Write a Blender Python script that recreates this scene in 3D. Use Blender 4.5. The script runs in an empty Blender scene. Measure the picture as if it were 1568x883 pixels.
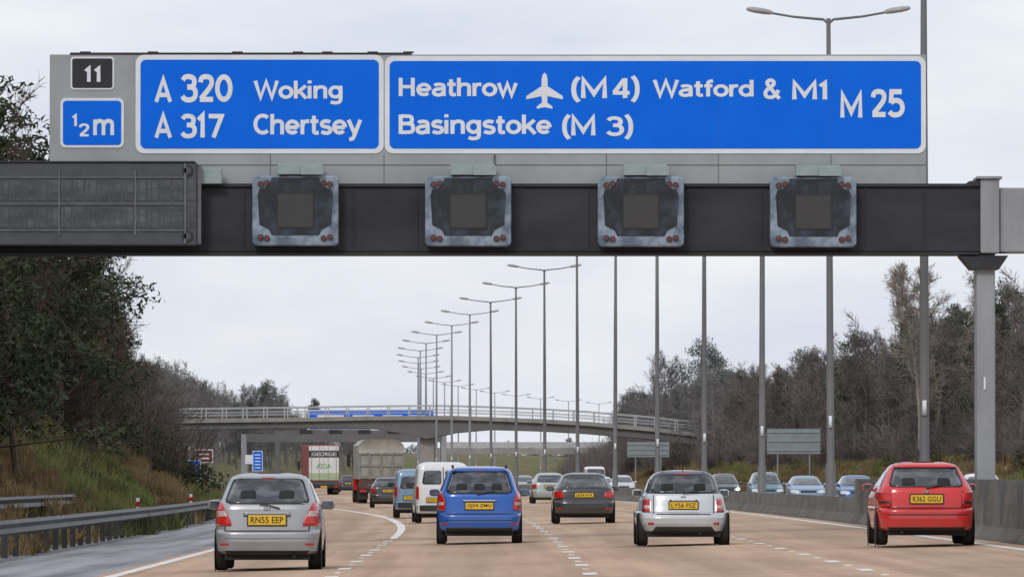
import bpy, math, random
import numpy as np
from mathutils import Vector, Matrix
random.seed(7)
scene = bpy.context.scene
COL = scene.collection

# ------------------------------------------------------------------ helpers
def link(o, parent=None):
    COL.objects.link(o)
    if parent is not None: o.parent = parent
    return o
def empty(name, loc=(0,0,0), rz=0.0, parent=None):
    o = bpy.data.objects.new(name, None); o.empty_display_size = .2
    o.location = loc; o.rotation_euler = (0,0,rz)
    return link(o, parent)
def mk(name, v, f, mats, parent=None, smooth=False, mi=None, uv=None):
    me = bpy.data.meshes.new(name)
    me.from_pydata([tuple(p) for p in v], [], f)
    if not isinstance(mats, (list,tuple)): mats=[mats]
    for m in mats: me.materials.append(m)
    if mi is not None: me.polygons.foreach_set('material_index', mi)
    if smooth: me.polygons.foreach_set('use_smooth',[True]*len(me.polygons))
    if uv is not None:
        l = me.uv_layers.new(name='UVMap')
        for lp in me.loops: l.data[lp.index].uv = uv[lp.vertex_index]
    me.update()
    o = bpy.data.objects.new(name, me)
    return link(o, parent)
def boxvf(x0,x1,y0,y1,z0,z1):
    v=[(x0,y0,z0),(x1,y0,z0),(x1,y1,z0),(x0,y1,z0),(x0,y0,z1),(x1,y0,z1),(x1,y1,z1),(x0,y1,z1)]
    f=[(0,3,2,1),(4,5,6,7),(0,1,5,4),(1,2,6,5),(2,3,7,6),(3,0,4,7)]
    return v,f
def box(name,x0,x1,y0,y1,z0,z1,mat,parent=None,bev=0):
    v,f=boxvf(x0,x1,y0,y1,z0,z1)
    o=mk(name,v,f,mat,parent)
    if bev:
        b=o.modifiers.new('b','BEVEL'); b.width=bev; b.segments=2
    return o
class Acc:
    def __init__(s): s.v=[];s.f=[];s.m=[]
    def add(s,v,f,m=0):
        n=len(s.v); s.v+=list(v); s.f+=[tuple(i+n for i in q) for q in f]; s.m+=[m]*len(f)
    def box(s,*a,m=0): s.add(*boxvf(*a),m)
    def tube(s,pts,rad,n=8,m=0):
        v=[];f=[]
        for i,p in enumerate(pts):
            p=Vector(p)
            a=Vector(pts[max(i-1,0)]); b=Vector(pts[min(i+1,len(pts)-1)])
            d=(b-a).normalized()
            up=Vector((0,0,1)) if abs(d.z)<.9 else Vector((0,1,0))
            s1=d.cross(up).normalized(); s2=d.cross(s1)
            r=rad[i] if isinstance(rad,(list,tuple)) else rad
            for k in range(n):
                t=2*math.pi*k/n; v.append(p+s1*math.cos(t)*r+s2*math.sin(t)*r)
        for i in range(len(pts)-1):
            for k in range(n):
                f.append((i*n+k,i*n+(k+1)%n,(i+1)*n+(k+1)%n,(i+1)*n+k))
        f.append(tuple(range(n))); f.append(tuple((len(pts)-1)*n+k for k in range(n)))
        s.add(v,f,m)
    def make(s,name,mats,parent=None,smooth=False): return mk(name,s.v,s.f,mats,parent,smooth,s.m)
def prism(name,pts,y0,y1,mat,parent=None):
    n=len(pts)
    v=[(x,y0,z) for x,z in pts]+[(x,y1,z) for x,z in pts]
    f=[tuple(range(n)),tuple(range(2*n-1,n-1,-1))]+[(i,n+i,n+(i+1)%n,(i+1)%n) for i in range(n)]
    return mk(name,v,f,mat,parent)
def rrect(x0,x1,z0,z1,r,seg=6):
    p=[]
    for cx,cz,a in ((x1-r,z1-r,0),(x0+r,z1-r,90),(x0+r,z0+r,180),(x1-r,z0+r,270)):
        for i in range(seg+1):
            t=math.radians(a+90*i/seg); p.append((cx+r*math.cos(t),cz+r*math.sin(t)))
    return p
_tc={}
def text(s,x0,x1,z0,z1,y,mat,parent,bold=.006,name=None):
    key=(s,bold)
    if key not in _tc:
        cu=bpy.data.curves.new('t','FONT'); cu.body=s; cu.offset=bold; cu.resolution_u=4
        o=bpy.data.objects.new('t',cu); COL.objects.link(o)
        dg=bpy.context.evaluated_depsgraph_get()
        me=o.evaluated_get(dg).to_mesh()
        v=[(a.co.x,a.co.y) for a in me.vertices]; f=[tuple(p.vertices) for p in me.polygons]
        o.evaluated_get(dg).to_mesh_clear()
        bpy.data.objects.remove(o)
        _tc[key]=(v,f)
    v,f=_tc[key]
    xs=[a[0] for a in v]; zs=[a[1] for a in v]
    ax,bx,az,bz=min(xs),max(xs),min(zs),max(zs)
    w=[(x0+(p[0]-ax)/(bx-ax)*(x1-x0), y, z0+(p[1]-az)/(bz-az)*(z1-z0)) for p in v]
    return mk(name or 'lettering',w,f,mat,parent)

# road-sign alphabet drawn as monoline strokes ('s' = smooth curve, 'l' = straight legs)
def ell(cx,cy,rx,ry,a0=0,a1=360,n=26): return ('p',[(cx+rx*math.cos(math.radians(a0+(a1-a0)*i/n)),cy+ry*math.sin(math.radians(a0+(a1-a0)*i/n))) for i in range(n+1)])
def S(*p): return ('s',list(p))
def L_(*p): return ('l',list(p))
GL={
'H':(5.9,[L_((.6,0),(.6,7)),L_((4.6,0),(4.6,7)),L_((.6,3.6),(4.6,3.6))]),
'e':(5.1,[L_((.5,2.4),(4.1,2.4)),ell(2.35,2.5,1.85,1.95,-3,318)]),
'a':(4.9,[S((.8,4.0),(1.3,4.45),(2.6,4.55),(3.75,4.2),(3.8,2.8),(3.8,0)),S((3.8,2.85),(2,2.75),(.6,2.3),(.5,1.0),(1.3,.45),(2.6,.4),(3.7,1.3))]),
't':(3.3,[S((1.3,6.4),(1.3,3),(1.25,.9),(1.7,.45),(2.9,.6)),L_((.05,4.5),(2.8,4.5))]),
'h':(5.1,[L_((.6,0),(.6,7)),S((.6,3.0),(1.2,4.3),(2.6,4.65),(3.95,4.2),(3.95,2.6),(3.95,0))]),
'n':(5.1,[L_((.6,0),(.6,5)),S((.6,3.0),(1.2,4.3),(2.6,4.65),(3.95,4.2),(3.95,2.6),(3.95,0))]),
'm':(8.0,[L_((.6,0),(.6,5)),S((.6,3.0),(1.1,4.3),(2.3,4.65),(3.6,4.2),(3.6,2.6),(3.6,0)),S((3.6,3.0),(4.2,4.3),(5.4,4.65),(6.7,4.2),(6.7,2.6),(6.7,0))]),
'r':(3.2,[L_((.6,0),(.6,5)),S((.6,2.6),(.9,4.0),(1.7,4.5),(2.9,4.5))]),
'o':(5.1,[ell(2.4,2.5,1.9,1.97)]),
'w':(6.5,[L_((.3,5),(1.75,.3),(3.15,4.7),(4.55,.3),(6.0,5))]),
'W':(8.3,[L_((.3,7),(2.1,.35),(4,6.6),(5.9,.35),(7.7,7))]),
'k':(4.7,[L_((.6,0),(.6,7)),L_((4.0,5),(.8,2.0)),L_((1.8,3.0),(4.2,0))]),
'i':(1.95,[L_((.6,0),(.6,5)),L_((.6,5.95),(.6,7.1))]),
'g':(5.2,[ell(2.3,2.55,1.8,1.93),S((4.05,5),(4.05,1.5),(4.05,-1.2),(2.8,-1.75),(1.6,-1.7),(.7,-1.3))]),
'C':(5.7,[ell(3.1,3.5,2.5,2.95,48,312)]),
's':(4.3,[S((3.4,4.1),(2.7,4.55),(1.5,4.55),(.65,4.0),(.7,2.9),(2.0,2.6),(3.5,2.2),(3.6,1.0),(2.8,.42),(1.6,.42),(.5,.9))]),
'y':(4.7,[L_((.3,5),(2.3,.3)),S((4.3,5),(3.2,2.2),(2.2,-.6),(1.6,-1.65),(.5,-1.65))]),
'd':(5.3,[ell(2.3,2.5,1.8,1.97),L_((4.1,0),(4.1,7))]),
'f':(3.1,[S((1.3,0),(1.3,3),(1.25,5.9),(1.8,6.5),(2.9,6.5)),L_((.05,4.5),(2.7,4.5))]),
'B':(5.5,[L_((.6,0),(.6,7)),S((.6,6.45),(2.9,6.45),(4.2,6.2),(4.2,4.0),(2.9,3.75),(.6,3.75)),S((.6,3.75),(3.0,3.75),(4.6,3.4),(4.6,.8),(3.0,.55),(.6,.55))]),
'M':(7.3,[L_((.6,0),(.6,6.9),(3.4,1.6),(6.2,6.9),(6.2,0))]),
'A':(5.9,[L_((.35,0),(2.85,6.9),(5.35,0)),L_((1.2,2.1),(4.5,2.1))]),
'1':(3.2,[L_((.35,5.3),(1.7,6.7),(1.7,0))]),
'2':(5.1,[S((.7,5.0),(.9,6.2),(2.3,6.6),(3.8,6.2),(4.1,4.8),(3.3,3.4),(.8,.75)),L_((.5,.55),(4.4,.55))]),
'3':(5.1,[S((.6,5.6),(1.2,6.45),(2.6,6.6),(4,6),(4,4.4),(3.2,3.85),(1.9,3.8)),S((1.9,3.75),(3.6,3.75),(4.5,2.6),(4.1,.8),(2.4,.3),(1.1,.6),(.45,1.4))]),
'4':(5.2,[L_((3.6,0),(3.6,7)),L_((3.4,6.6),(.6,2.0)),L_((.2,1.8),(4.9,1.8))]),
'5':(5.2,[L_((4.1,6.45),(1.1,6.45),(.9,3.5)),S((.9,3.6),(2.0,4.3),(3.8,4.0),(4.5,2.4),(3.9,.8),(2.3,.35),(1.1,.6),(.45,1.3))]),
'7':(4.9,[L_((.4,6.45),(4.4,6.45),(1.9,0))]),
'0':(5.2,[ell(2.45,3.5,1.9,2.95)]),
'(':(2.7,[S((2.1,7.7),(1.0,5.9),(.7,3.2),(1.0,.5),(2.1,-1.3))]),
')':(2.7,[S((.5,7.7),(1.6,5.9),(1.9,3.2),(1.6,.5),(.5,-1.3))]),
'&':(5.7,[L_((5.1,0),(1.7,4.4)),S((1.7,4.4),(1.1,5.6),(1.7,6.5),(2.9,6.5),(3.5,5.5),(2.9,4.5),(1.0,3.1),(.5,1.6),(1.2,.5),(2.8,.4),(4.0,1.3),(4.8,3.0))]),
' ':(2.6,[])}
def sign_text(s,x0,x1,z0,z1,y,mat,parent,wt=1.15):
    strokes=[]; cx=0
    for ch in s:
        adv,st=GL[ch]
        for k,p in st:
            p=[(a+cx,b) for a,b in p]
            if k=='s':
                for _ in range(3):
                    n=[p[0]]
                    for i in range(len(p)-1):
                        a,b=p[i],p[i+1]; n+=[(a[0]*.75+b[0]*.25,a[1]*.75+b[1]*.25),(a[0]*.25+b[0]*.75,a[1]*.25+b[1]*.75)]
                    n.append(p[-1]); p=n
            strokes.append((p,k=='p' and abs(p[0][0]-p[-1][0])<1e-6 and abs(p[0][1]-p[-1][1])<1e-6))
        cx+=adv
    V=[];F=[];D=[]
    for si,(p,closed) in enumerate(strokes):
        h=wt/2; n=len(p); base=len(V)
        for i in range(n):
            if closed: a=p[i-1] if i>0 else p[-2]; b=p[i+1] if i<n-1 else p[1]
            else: a=p[max(i-1,0)]; b=p[min(i+1,n-1)]
            def nrm(u,w):
                dx,dy=w[0]-u[0],w[1]-u[1]; l=math.hypot(dx,dy) or 1; return (-dy/l,dx/l)
            c=p[i]
            n1=nrm(a,c) if a!=c else nrm(c,b); n2=nrm(c,b) if b!=c else n1
            mx,my=n1[0]+n2[0],n1[1]+n2[1]; l=math.hypot(mx,my) or 1; mx/=l; my/=l
            k=h/max(.42,mx*n1[0]+my*n1[1])
            V+=[(c[0]+mx*k,c[1]+my*k),(c[0]-mx*k,c[1]-my*k)]; D+=[si,si]
        for i in range(n-1): F.append((base+2*i,base+2*i+1,base+2*i+3,base+2*i+2))
    ax,bx=min(v[0] for v in V),max(v[0] for v in V); az,bz=min(v[1] for v in V),max(v[1] for v in V)
    W=[(x0+(v[0]-ax)/(bx-ax)*(x1-x0), y-.0012*(D[i]%4), z0+(v[1]-az)/(bz-az)*(z1-z0)) for i,v in enumerate(V)]
    return mk('lettering',W,F,mat,parent)

# ------------------------------------------------------------------ materials
def M(name,c1,c2=None,scale=3,rough=.6,metal=0,coat=0,stretch=(1,1,1),bump=0,coord='Object',detail=5,spec=.5,lo=.35,hi=.65,rnd=0):
    m=bpy.data.materials.new(name); m.use_nodes=True
    nt=m.node_tree; b=nt.nodes['Principled BSDF']
    b.inputs['Roughness'].default_value=rough; b.inputs['Metallic'].default_value=metal
    b.inputs['Coat Weight'].default_value=coat; b.inputs['Specular IOR Level'].default_value=spec
    if c2 is None: c2=tuple(x*.82 for x in c1)
    tc=nt.nodes.new('ShaderNodeTexCoord'); mp=nt.nodes.new('ShaderNodeMapping')
    mp.inputs['Scale'].default_value=stretch
    no=nt.nodes.new('ShaderNodeTexNoise'); no.inputs['Scale'].default_value=scale; no.inputs['Detail'].default_value=detail
    no.inputs['Roughness'].default_value=.62
    rp=nt.nodes.new('ShaderNodeValToRGB')
    rp.color_ramp.elements[0].position=lo; rp.color_ramp.elements[1].position=hi
    rp.color_ramp.elements[0].color=(*c1,1); rp.color_ramp.elements[1].color=(*c2,1)
    if coord=='World':
        g=nt.nodes.new('ShaderNodeNewGeometry'); nt.links.new(g.outputs['Position'],mp.inputs['Vector'])
    else: nt.links.new(tc.outputs[coord],mp.inputs['Vector'])
    nt.links.new(mp.outputs[0],no.inputs['Vector']); nt.links.new(no.outputs['Fac'],rp.inputs['Fac'])
    out=rp.outputs['Color']
    if rnd:
        oi=nt.nodes.new('ShaderNodeObjectInfo'); hs=nt.nodes.new('ShaderNodeHueSaturation')
        mr=nt.nodes.new('ShaderNodeMapRange'); mr.inputs['To Min'].default_value=1-rnd; mr.inputs['To Max'].default_value=1+rnd
        nt.links.new(oi.outputs['Random'],mr.inputs['Value']); nt.links.new(mr.outputs[0],hs.inputs['Value'])
        nt.links.new(out,hs.inputs['Color']); out=hs.outputs['Color']
    nt.links.new(out,b.inputs['Base Color'])
    if bump:
        bp=nt.nodes.new('ShaderNodeBump'); bp.inputs['Strength'].default_value=bump; bp.inputs['Distance'].default_value=.05
        nt.links.new(no.outputs['Fac'],bp.inputs['Height']); nt.links.new(bp.outputs[0],b.inputs['Normal'])
    return m
def paint(name,c,metal=0.0,rough=.35):
    m=bpy.data.materials.new(name); m.use_nodes=True; nt=m.node_tree; b=nt.nodes['Principled BSDF']
    b.inputs['Roughness'].default_value=rough; b.inputs['Metallic'].default_value=metal
    b.inputs['Coat Weight'].default_value=.7; b.inputs['Coat Roughness'].default_value=.06
    tc=nt.nodes.new('ShaderNodeTexCoord'); sp=nt.nodes.new('ShaderNodeSeparateXYZ')
    nt.links.new(tc.outputs['Object'],sp.inputs[0])
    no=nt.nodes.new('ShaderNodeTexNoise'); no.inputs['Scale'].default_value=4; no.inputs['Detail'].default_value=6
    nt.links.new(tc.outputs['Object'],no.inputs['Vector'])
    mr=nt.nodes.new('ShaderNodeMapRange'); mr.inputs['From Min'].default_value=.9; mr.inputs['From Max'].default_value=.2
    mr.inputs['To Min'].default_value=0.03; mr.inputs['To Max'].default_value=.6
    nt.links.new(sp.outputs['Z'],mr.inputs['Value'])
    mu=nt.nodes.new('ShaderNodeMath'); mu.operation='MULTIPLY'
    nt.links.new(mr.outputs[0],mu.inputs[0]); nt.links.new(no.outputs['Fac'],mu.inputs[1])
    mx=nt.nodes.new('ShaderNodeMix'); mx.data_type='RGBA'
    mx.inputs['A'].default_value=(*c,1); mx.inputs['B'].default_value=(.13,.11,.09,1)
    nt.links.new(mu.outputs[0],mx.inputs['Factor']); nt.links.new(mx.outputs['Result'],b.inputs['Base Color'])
    return m

m_grey   = M('sign_board_grey',(.34,.36,.36),(.29,.31,.315),1.2,.7)
m_blue   = M('sign_blue',(.001,.135,.74),(.002,.15,.79),.8,.5,spec=.12)
m_white  = M('sign_white',(.76,.78,.82),(.68,.71,.76),2,.6)
m_black  = M('sign_black',(.012,.013,.016),(.02,.02,.024),2,.6)
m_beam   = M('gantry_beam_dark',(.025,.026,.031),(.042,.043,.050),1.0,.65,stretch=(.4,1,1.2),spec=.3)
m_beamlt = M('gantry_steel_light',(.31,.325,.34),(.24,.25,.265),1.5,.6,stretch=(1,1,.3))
m_vms    = M('message_sign_case',(.068,.075,.085),(.05,.055,.063),2,.55)
m_vmsd   = M('message_sign_cell',(.045,.048,.055),(.12,.125,.135),4,.35,lo=.42,hi=.7,stretch=(.3,1,1))
m_vmsl   = M('message_sign_trim',(.15,.155,.17),(.10,.105,.115),4,.5)
m_sig    = M('signal_case_weathered',(.27,.33,.41),(.10,.13,.18),2.2,.45,lo=.40,hi=.60)
m_sigd   = M('signal_face_dark',(.008,.011,.016),(.045,.065,.095),2.0,.4,lo=.46,hi=.74)
m_sigm   = M('signal_matrix',(.034,.033,.034),(.05,.048,.048),30,.6)
m_lens   = M('signal_lens_red',(.20,.035,.03),(.12,.03,.03),8,.3)
m_brk    = M('bracket_green_grey',(.30,.38,.37),(.25,.32,.31),3,.6)
m_seam   = M('seam_dark',(.12,.125,.13),None,3,.7)
m_conc   = M('concrete_barrier',(.16,.155,.135),(.085,.083,.075),1.1,.9,coord='World',stretch=(1,.6,1.6),bump=.2)
m_rail   = M('crash_barrier_steel',(.075,.075,.077),(.035,.035,.037),2,.55,coord='World',stretch=(1,.3,1))
m_railp  = M('crash_barrier_post',(.035,.035,.036),None,2,.6,coord='World')
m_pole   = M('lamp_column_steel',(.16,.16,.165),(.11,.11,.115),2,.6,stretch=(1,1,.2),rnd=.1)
m_polef  = M('lamp_column_far_haze',(.24,.25,.27),(.20,.21,.23),2,.6)  # same steel as near columns, distance haze painted in as a paler grey
m_lampw  = M('lantern_grey',(.40,.40,.40),(.30,.30,.30),4,.4)
m_mark   = M('road_paint_white',(.80,.79,.76),(.56,.50,.44),1.6,.7,coord='World',lo=.42,hi=.7)
m_tyre   = M('tyre_rubber',(.014,.014,.015),(.025,.024,.022),8,.85)
m_under  = M('underbody_dark',(.012,.012,.013),None,5,.8)
m_trim   = M('plastic_trim_black',(.022,.022,.024),None,8,.55)
m_rim    = M('wheel_alloy',(.35,.35,.36),(.2,.2,.2),6,.35,metal=.7)
m_red    = M('tail_lens_red',(.62,.012,.010),(.42,.008,.008),18,.16,coat=.6)
m_clear  = M('tail_lens_clear',(.62,.50,.48),(.45,.36,.36),18,.2,coat=.5)
m_hlamp  = M('headlamp_glass',(.7,.72,.74),(.5,.52,.55),12,.15,coat=.5)
m_plate  = M('plate_yellow',(.80,.50,.02),(.74,.46,.02),6,.5)
m_chrome = M('chrome',(.6,.6,.62),None,4,.15,metal=1)
m_glass  = M('car_glass',(.012,.015,.018),(.085,.095,.105),2.6,.05,coat=.3,spec=.9,lo=.44,hi=.60,detail=2,stretch=(1,1,1.8))
m_seat   = M('seat_fabric',(.02,.02,.022),None,6,.9)
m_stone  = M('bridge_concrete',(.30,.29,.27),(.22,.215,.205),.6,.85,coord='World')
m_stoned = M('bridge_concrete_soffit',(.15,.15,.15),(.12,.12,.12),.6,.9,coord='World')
m_parap  = M('bridge_parapet_steel',(.45,.46,.47),(.36,.37,.38),2,.5)
m_signbk = M('sign_back_grey',(.24,.29,.30),(.20,.24,.25),2,.6)
m_brown  = M('sign_brown',(.13,.035,.02),None,2,.6)

def road_mat(name,ca,cb,cd,lane,rough=.82,spec=.25,lo=.42,hi=.58):
    m=bpy.data.materials.new(name); m.use_nodes=True; nt=m.node_tree; b=nt.nodes['Principled BSDF']
    b.inputs['Roughness'].default_value=rough; b.inputs['Specular IOR Level'].default_value=spec
    uv=nt.nodes.new('ShaderNodeUVMap'); uv.uv_map='UVMap'
    def noise(sx,sy,sc,det=6):
        mp=nt.nodes.new('ShaderNodeMapping'); mp.inputs['Scale'].default_value=(sx,sy,1)
        n=nt.nodes.new('ShaderNodeTexNoise'); n.inputs['Scale'].default_value=sc; n.inputs['Detail'].default_value=det
        nt.links.new(uv.outputs[0],mp.inputs[0]); nt.links.new(mp.outputs[0],n.inputs['Vector']); return n
    n1=noise(1.8,.02,1,8); n2=noise(1,.12,.7,8); n3=noise(1,.25,9,4)
    rp=nt.nodes.new('ShaderNodeValToRGB'); rp.color_ramp.elements[0].position=lo; rp.color_ramp.elements[1].position=hi
    rp.color_ramp.elements[0].color=(*ca,1); rp.color_ramp.elements[1].color=(*cb,1)
    ad=nt.nodes.new('ShaderNodeMath'); ad.operation='ADD'
    nt.links.new(n1.outputs['Fac'],ad.inputs[0]); nt.links.new(n2.outputs['Fac'],ad.inputs[1])
    hf=nt.nodes.new('ShaderNodeMath'); hf.operation='MULTIPLY'; hf.inputs[1].default_value=.5
    nt.links.new(ad.outputs[0],hf.inputs[0]); nt.links.new(hf.outputs[0],rp.inputs['Fac'])
    sp=nt.nodes.new('ShaderNodeSeparateXYZ'); nt.links.new(uv.outputs[0],sp.inputs[0])
    k=nt.nodes.new('ShaderNodeMath'); k.operation='MULTIPLY_ADD'; k.inputs[1].default_value=2*math.pi/3.65; k.inputs[2].default_value=14.35*2*math.pi/3.65
    nt.links.new(sp.outputs['X'],k.inputs[0])
    c=nt.nodes.new('ShaderNodeMath'); c.operation='COSINE'; nt.links.new(k.outputs[0],c.inputs[0])
    mr=nt.nodes.new('ShaderNodeMapRange'); mr.inputs['From Min'].default_value=.2; mr.inputs['From Max'].default_value=1
    mr.inputs['To Min'].default_value=0; mr.inputs['To Max'].default_value=lane
    nt.links.new(c.outputs[0],mr.inputs['Value'])
    mx=nt.nodes.new('ShaderNodeMix'); mx.data_type='RGBA'; mx.inputs['B'].default_value=(*cd,1)
    nt.links.new(rp.outputs['Color'],mx.inputs['A']); nt.links.new(mr.outputs[0],mx.inputs['Factor'])
    # transverse joints between concrete bays every 15 m
    jm=nt.nodes.new('ShaderNodeMath'); jm.operation='PINGPONG'; jm.inputs[1].default_value=7.5
    nt.links.new(sp.outputs['Y'],jm.inputs[0])
    jl=nt.nodes.new('ShaderNodeMapRange'); jl.inputs['From Min'].default_value=.05; jl.inputs['From Max'].default_value=.45
    jl.inputs['To Min'].default_value=.28 if lane else 0; jl.inputs['To Max'].default_value=0
    nt.links.new(jm.outputs[0],jl.inputs['Value'])
    mj=nt.nodes.new('ShaderNodeMix'); mj.data_type='RGBA'; mj.inputs['B'].default_value=(.14,.10,.075,1)
    nt.links.new(jl.outputs[0],mj.inputs['Factor']); nt.links.new(mx.outputs['Result'],mj.inputs['A'])
    mx2=nt.nodes.new('ShaderNodeMix'); mx2.data_type='RGBA'; mx2.blend_type='MULTIPLY'; mx2.inputs['Factor'].default_value=.35
    nt.links.new(mj.outputs['Result'],mx2.inputs['A']); nt.links.new(n3.outputs['Fac'],mx2.inputs['B'])
    nt.links.new(mx2.outputs['Result'],b.inputs['Base Color'])
    return m
m_road = road_mat('carriageway_concrete',(.64,.445,.305),(.47,.315,.21),(.42,.29,.20),.5)
m_shld = road_mat('hard_shoulder_asphalt',(.36,.36,.375),(.09,.09,.10),(.1,.1,.1),.0,.5,.5,.40,.60)

def haze(c,h=.42,hc=(.40,.415,.44)): return tuple(a*(1-h)+b*h for a,b in zip(c,hc))  # blends a pale tint into tree colours: distance haze painted into the base colour
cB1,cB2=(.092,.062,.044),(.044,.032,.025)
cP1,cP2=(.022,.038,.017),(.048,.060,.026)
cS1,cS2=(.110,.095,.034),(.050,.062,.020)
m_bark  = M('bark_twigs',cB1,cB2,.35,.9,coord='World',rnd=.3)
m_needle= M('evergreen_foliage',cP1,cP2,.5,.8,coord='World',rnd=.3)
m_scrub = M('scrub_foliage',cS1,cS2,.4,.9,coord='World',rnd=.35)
m_barkm = M('bark_twigs_mid_haze',haze((.105,.070,.055),.17),haze((.06,.042,.034),.17),.3,.9,coord='World',rnd=.22)
m_needm = M('evergreen_foliage_mid_haze',haze(cP1,.10),haze(cP2,.12),.3,.9,coord='World',rnd=.25)
m_barkf = M('bark_twigs_far_haze',haze(cB1,.30),haze(cB2,.30),.3,.9,coord='World',rnd=.12)
m_needf = M('evergreen_foliage_far_haze',haze(cP1,.25),haze(cP2,.25),.3,.9,coord='World',rnd=.12)
m_bank  = M('verge_bank',(.165,.115,.050),(.085,.115,.028),.24,1,coord='World',bump=.6,detail=9,lo=.42,hi=.58)
m_bankr = M('verge_grass',(.16,.125,.07),(.10,.09,.05),.2,1,coord='World',bump=.6,detail=9)
m_ground= M('ground_field',(.12,.12,.085),(.14,.13,.10),.01,1,coord='World')

# ------------------------------------------------------------------ road geometry
DD=[-200,0,60,105,143,158,198,238,278,318,358,398,438,478,518,558,598,638,678,718,758,798,838,878,918,958,998,1038,1078,1118,1158,1198,1238,1400,1600]
RR=[10.2,10.1,10.0,9.9,9.78,9.69,9.4,8.87,7.95,6.9,5.5,3.9,2.15,.3,-1.6,-3.5,-5.35,-7.2,-8.7,-9.8,-10.6,-11.1,-11.4,-11.3,-10.8,-9.7,-8,-5.6,-2.8,.6,4.9,10,16,43,85]
_g=np.arange(-200,1601,5.0); _r=np.interp(_g,DD,RR)
_k=np.array([1,2,3,4,3,2,1],float); _k/=_k.sum()
_r=np.convolve(np.pad(_r,3,mode='edge'),_k,'valid')
def R(d): return float(np.interp(d,_g,_r))
def dR(d): return (R(d+10)-R(d-10))/20
def zr(u):
    if u<-20: return -.165
    if u<=-1: return .025*(u+13.5)
    if u<1: return .31-(u+1)*.105
    return .1
def sweepvf(prof,d0,d1,step,closed=False):
    n=max(1,int(round((d1-d0)/step))); v=[];f=[];uv=[]
    k=len(prof)
    for i in range(n+1):
        d=d0+(d1-d0)*i/n; r=R(d)
        for u,z in prof: v.append((r+u,d,z)); uv.append((u,d))
    for i in range(n):
        for j in range(k if closed else k-1):
            f.append((i*k+j,i*k+(j+1)%k,(i+1)*k+(j+1)%k,(i+1)*k+j))
    if closed: f.append(tuple(range(k))); f.append(tuple(n*k+j for j in range(k)))
    return v,f,uv
def sweep(name,prof,d0,d1,step,mat,closed=False,parent=None,smooth=False):
    v,f,uv=sweepvf(prof,d0,d1,step,closed); return mk(name,v,f,mat,parent,smooth,uv=uv)

mk('ground',[(-6000,-300,-.7),(6000,-300,-.7),(6000,9000,-.7),(-6000,9000,-.7)],[(0,1,2,3)],m_ground)
sweep('motorway_carriageway',[(-16.3,zr(-16.3)),(-12,zr(-12)),(-6,zr(-6)),(-1.0,zr(-1.0))],-150,1600,5,m_road)
sweep('hard_shoulder',[(-20.2,-.165),(-18,zr(-18)),(-16.3,zr(-16.3))],-150,1600,5,m_shld)
sweep('central_reserve',[(-1.0,zr(-1)),(0,.2),(1.0,.1)],-150,1600,5,m_conc)
sweep('opposite_carriageway',[(1.0,.1),(9,.1),(18,.1)],-150,1600,5,m_road)

mk_root=empty('road_markings')
def mline(name,u,w,d0,d1,step=5):
    sweep(name,[(u-w/2,zr(u-w/2)+.005),(u+w/2,zr(u+w/2)+.005)],d0,d1,step,m_mark,parent=mk_root)
mline('edge_line',-16.0,.22,-150,1500); mline('offside_edge_line',-1.75,.2,-150,1500)
mline('opp_edge_line',1.8,.2,-150,1500); mline('opp_edge_line_b',16.5,.2,-150,1500)
for u in (-12.5,-8.85,-5.2,5.4,9.1,12.8):
    a=Acc(); d=-100+ (u*1.7)%9
    while d<1000:
        if not(u==-12.5 and 150<d<330):
            v,f,_=sweepvf([(u-.1,zr(u-.1)+.005),(u+.1,zr(u+.1)+.005)],d,d+2,2); a.add(v,f)
        r=R(d+5.5); a.box(r+u-.05,r+u+.05,d+5.4,d+5.5,zr(u)-.01,zr(u)+.015)
        d+=9
    a.make('lane_dashes',m_mark,mk_root)
v=[];n=40
for i in range(n+1):
    d=155+(330-155)*i/n
    u=-12.45-3.4*max(0,(d-165)/165)**1.75; w=.085+.035*min(1,i/12)
    v+= [(R(d)+u-w,d,zr(u-w)+.006),(R(d)+u+w,d,zr(u+w)+.006)]
mk('diverge_line',v,[(2*i,2*i+1,2*i+3,2*i+2) for i in range(n)],m_mark,mk_root)

def bank(name,prof,mat,d0=-150,d1=1600,step=6,amp=.35):
    rnd=random.Random(3); us=[];zs=[]
    for i in range(len(prof)-1):
        n=6
        for j in range(n): t=j/n; us.append(prof[i][0]*(1-t)+prof[i+1][0]*t); zs.append(prof[i][1]*(1-t)+prof[i+1][1]*t)
    us.append(prof[-1][0]); zs.append(prof[-1][1])
    n=int((d1-d0)/step); v=[];f=[];k=len(us)
    for i in range(n+1):
        d=d0+i*step
        for j,(u,z) in enumerate(zip(us,zs)):
            a=0 if j<2 else amp; v.append((R(d)+u,d,z+rnd.uniform(-a,a)))
    for i in range(n):
        for j in range(k-1): f.append((i*k+j,i*k+j+1,(i+1)*k+j+1,(i+1)*k+j))
    return mk(name,v,f,mat,None,True)
LB=[(-20.2,-.165),(-22,.25),(-26,2.7),(-34,5.2),(-60,6.2),(-260,7)]
RB=[(18,.1),(20,.5),(28,3.6),(38,4.6),(70,5.5),(260,7)]
bank('embankment',LB,m_bank,amp=.22); bank('embankment',RB,m_bankr)
def zb(u):
    P=LB if u<0 else RB
    if u<0: return float(np.interp(-u,[-p[0] for p in P],[p[1] for p in P]))
    return float(np.interp(u,[p[0] for p in P],[p[1] for p in P]))

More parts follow.
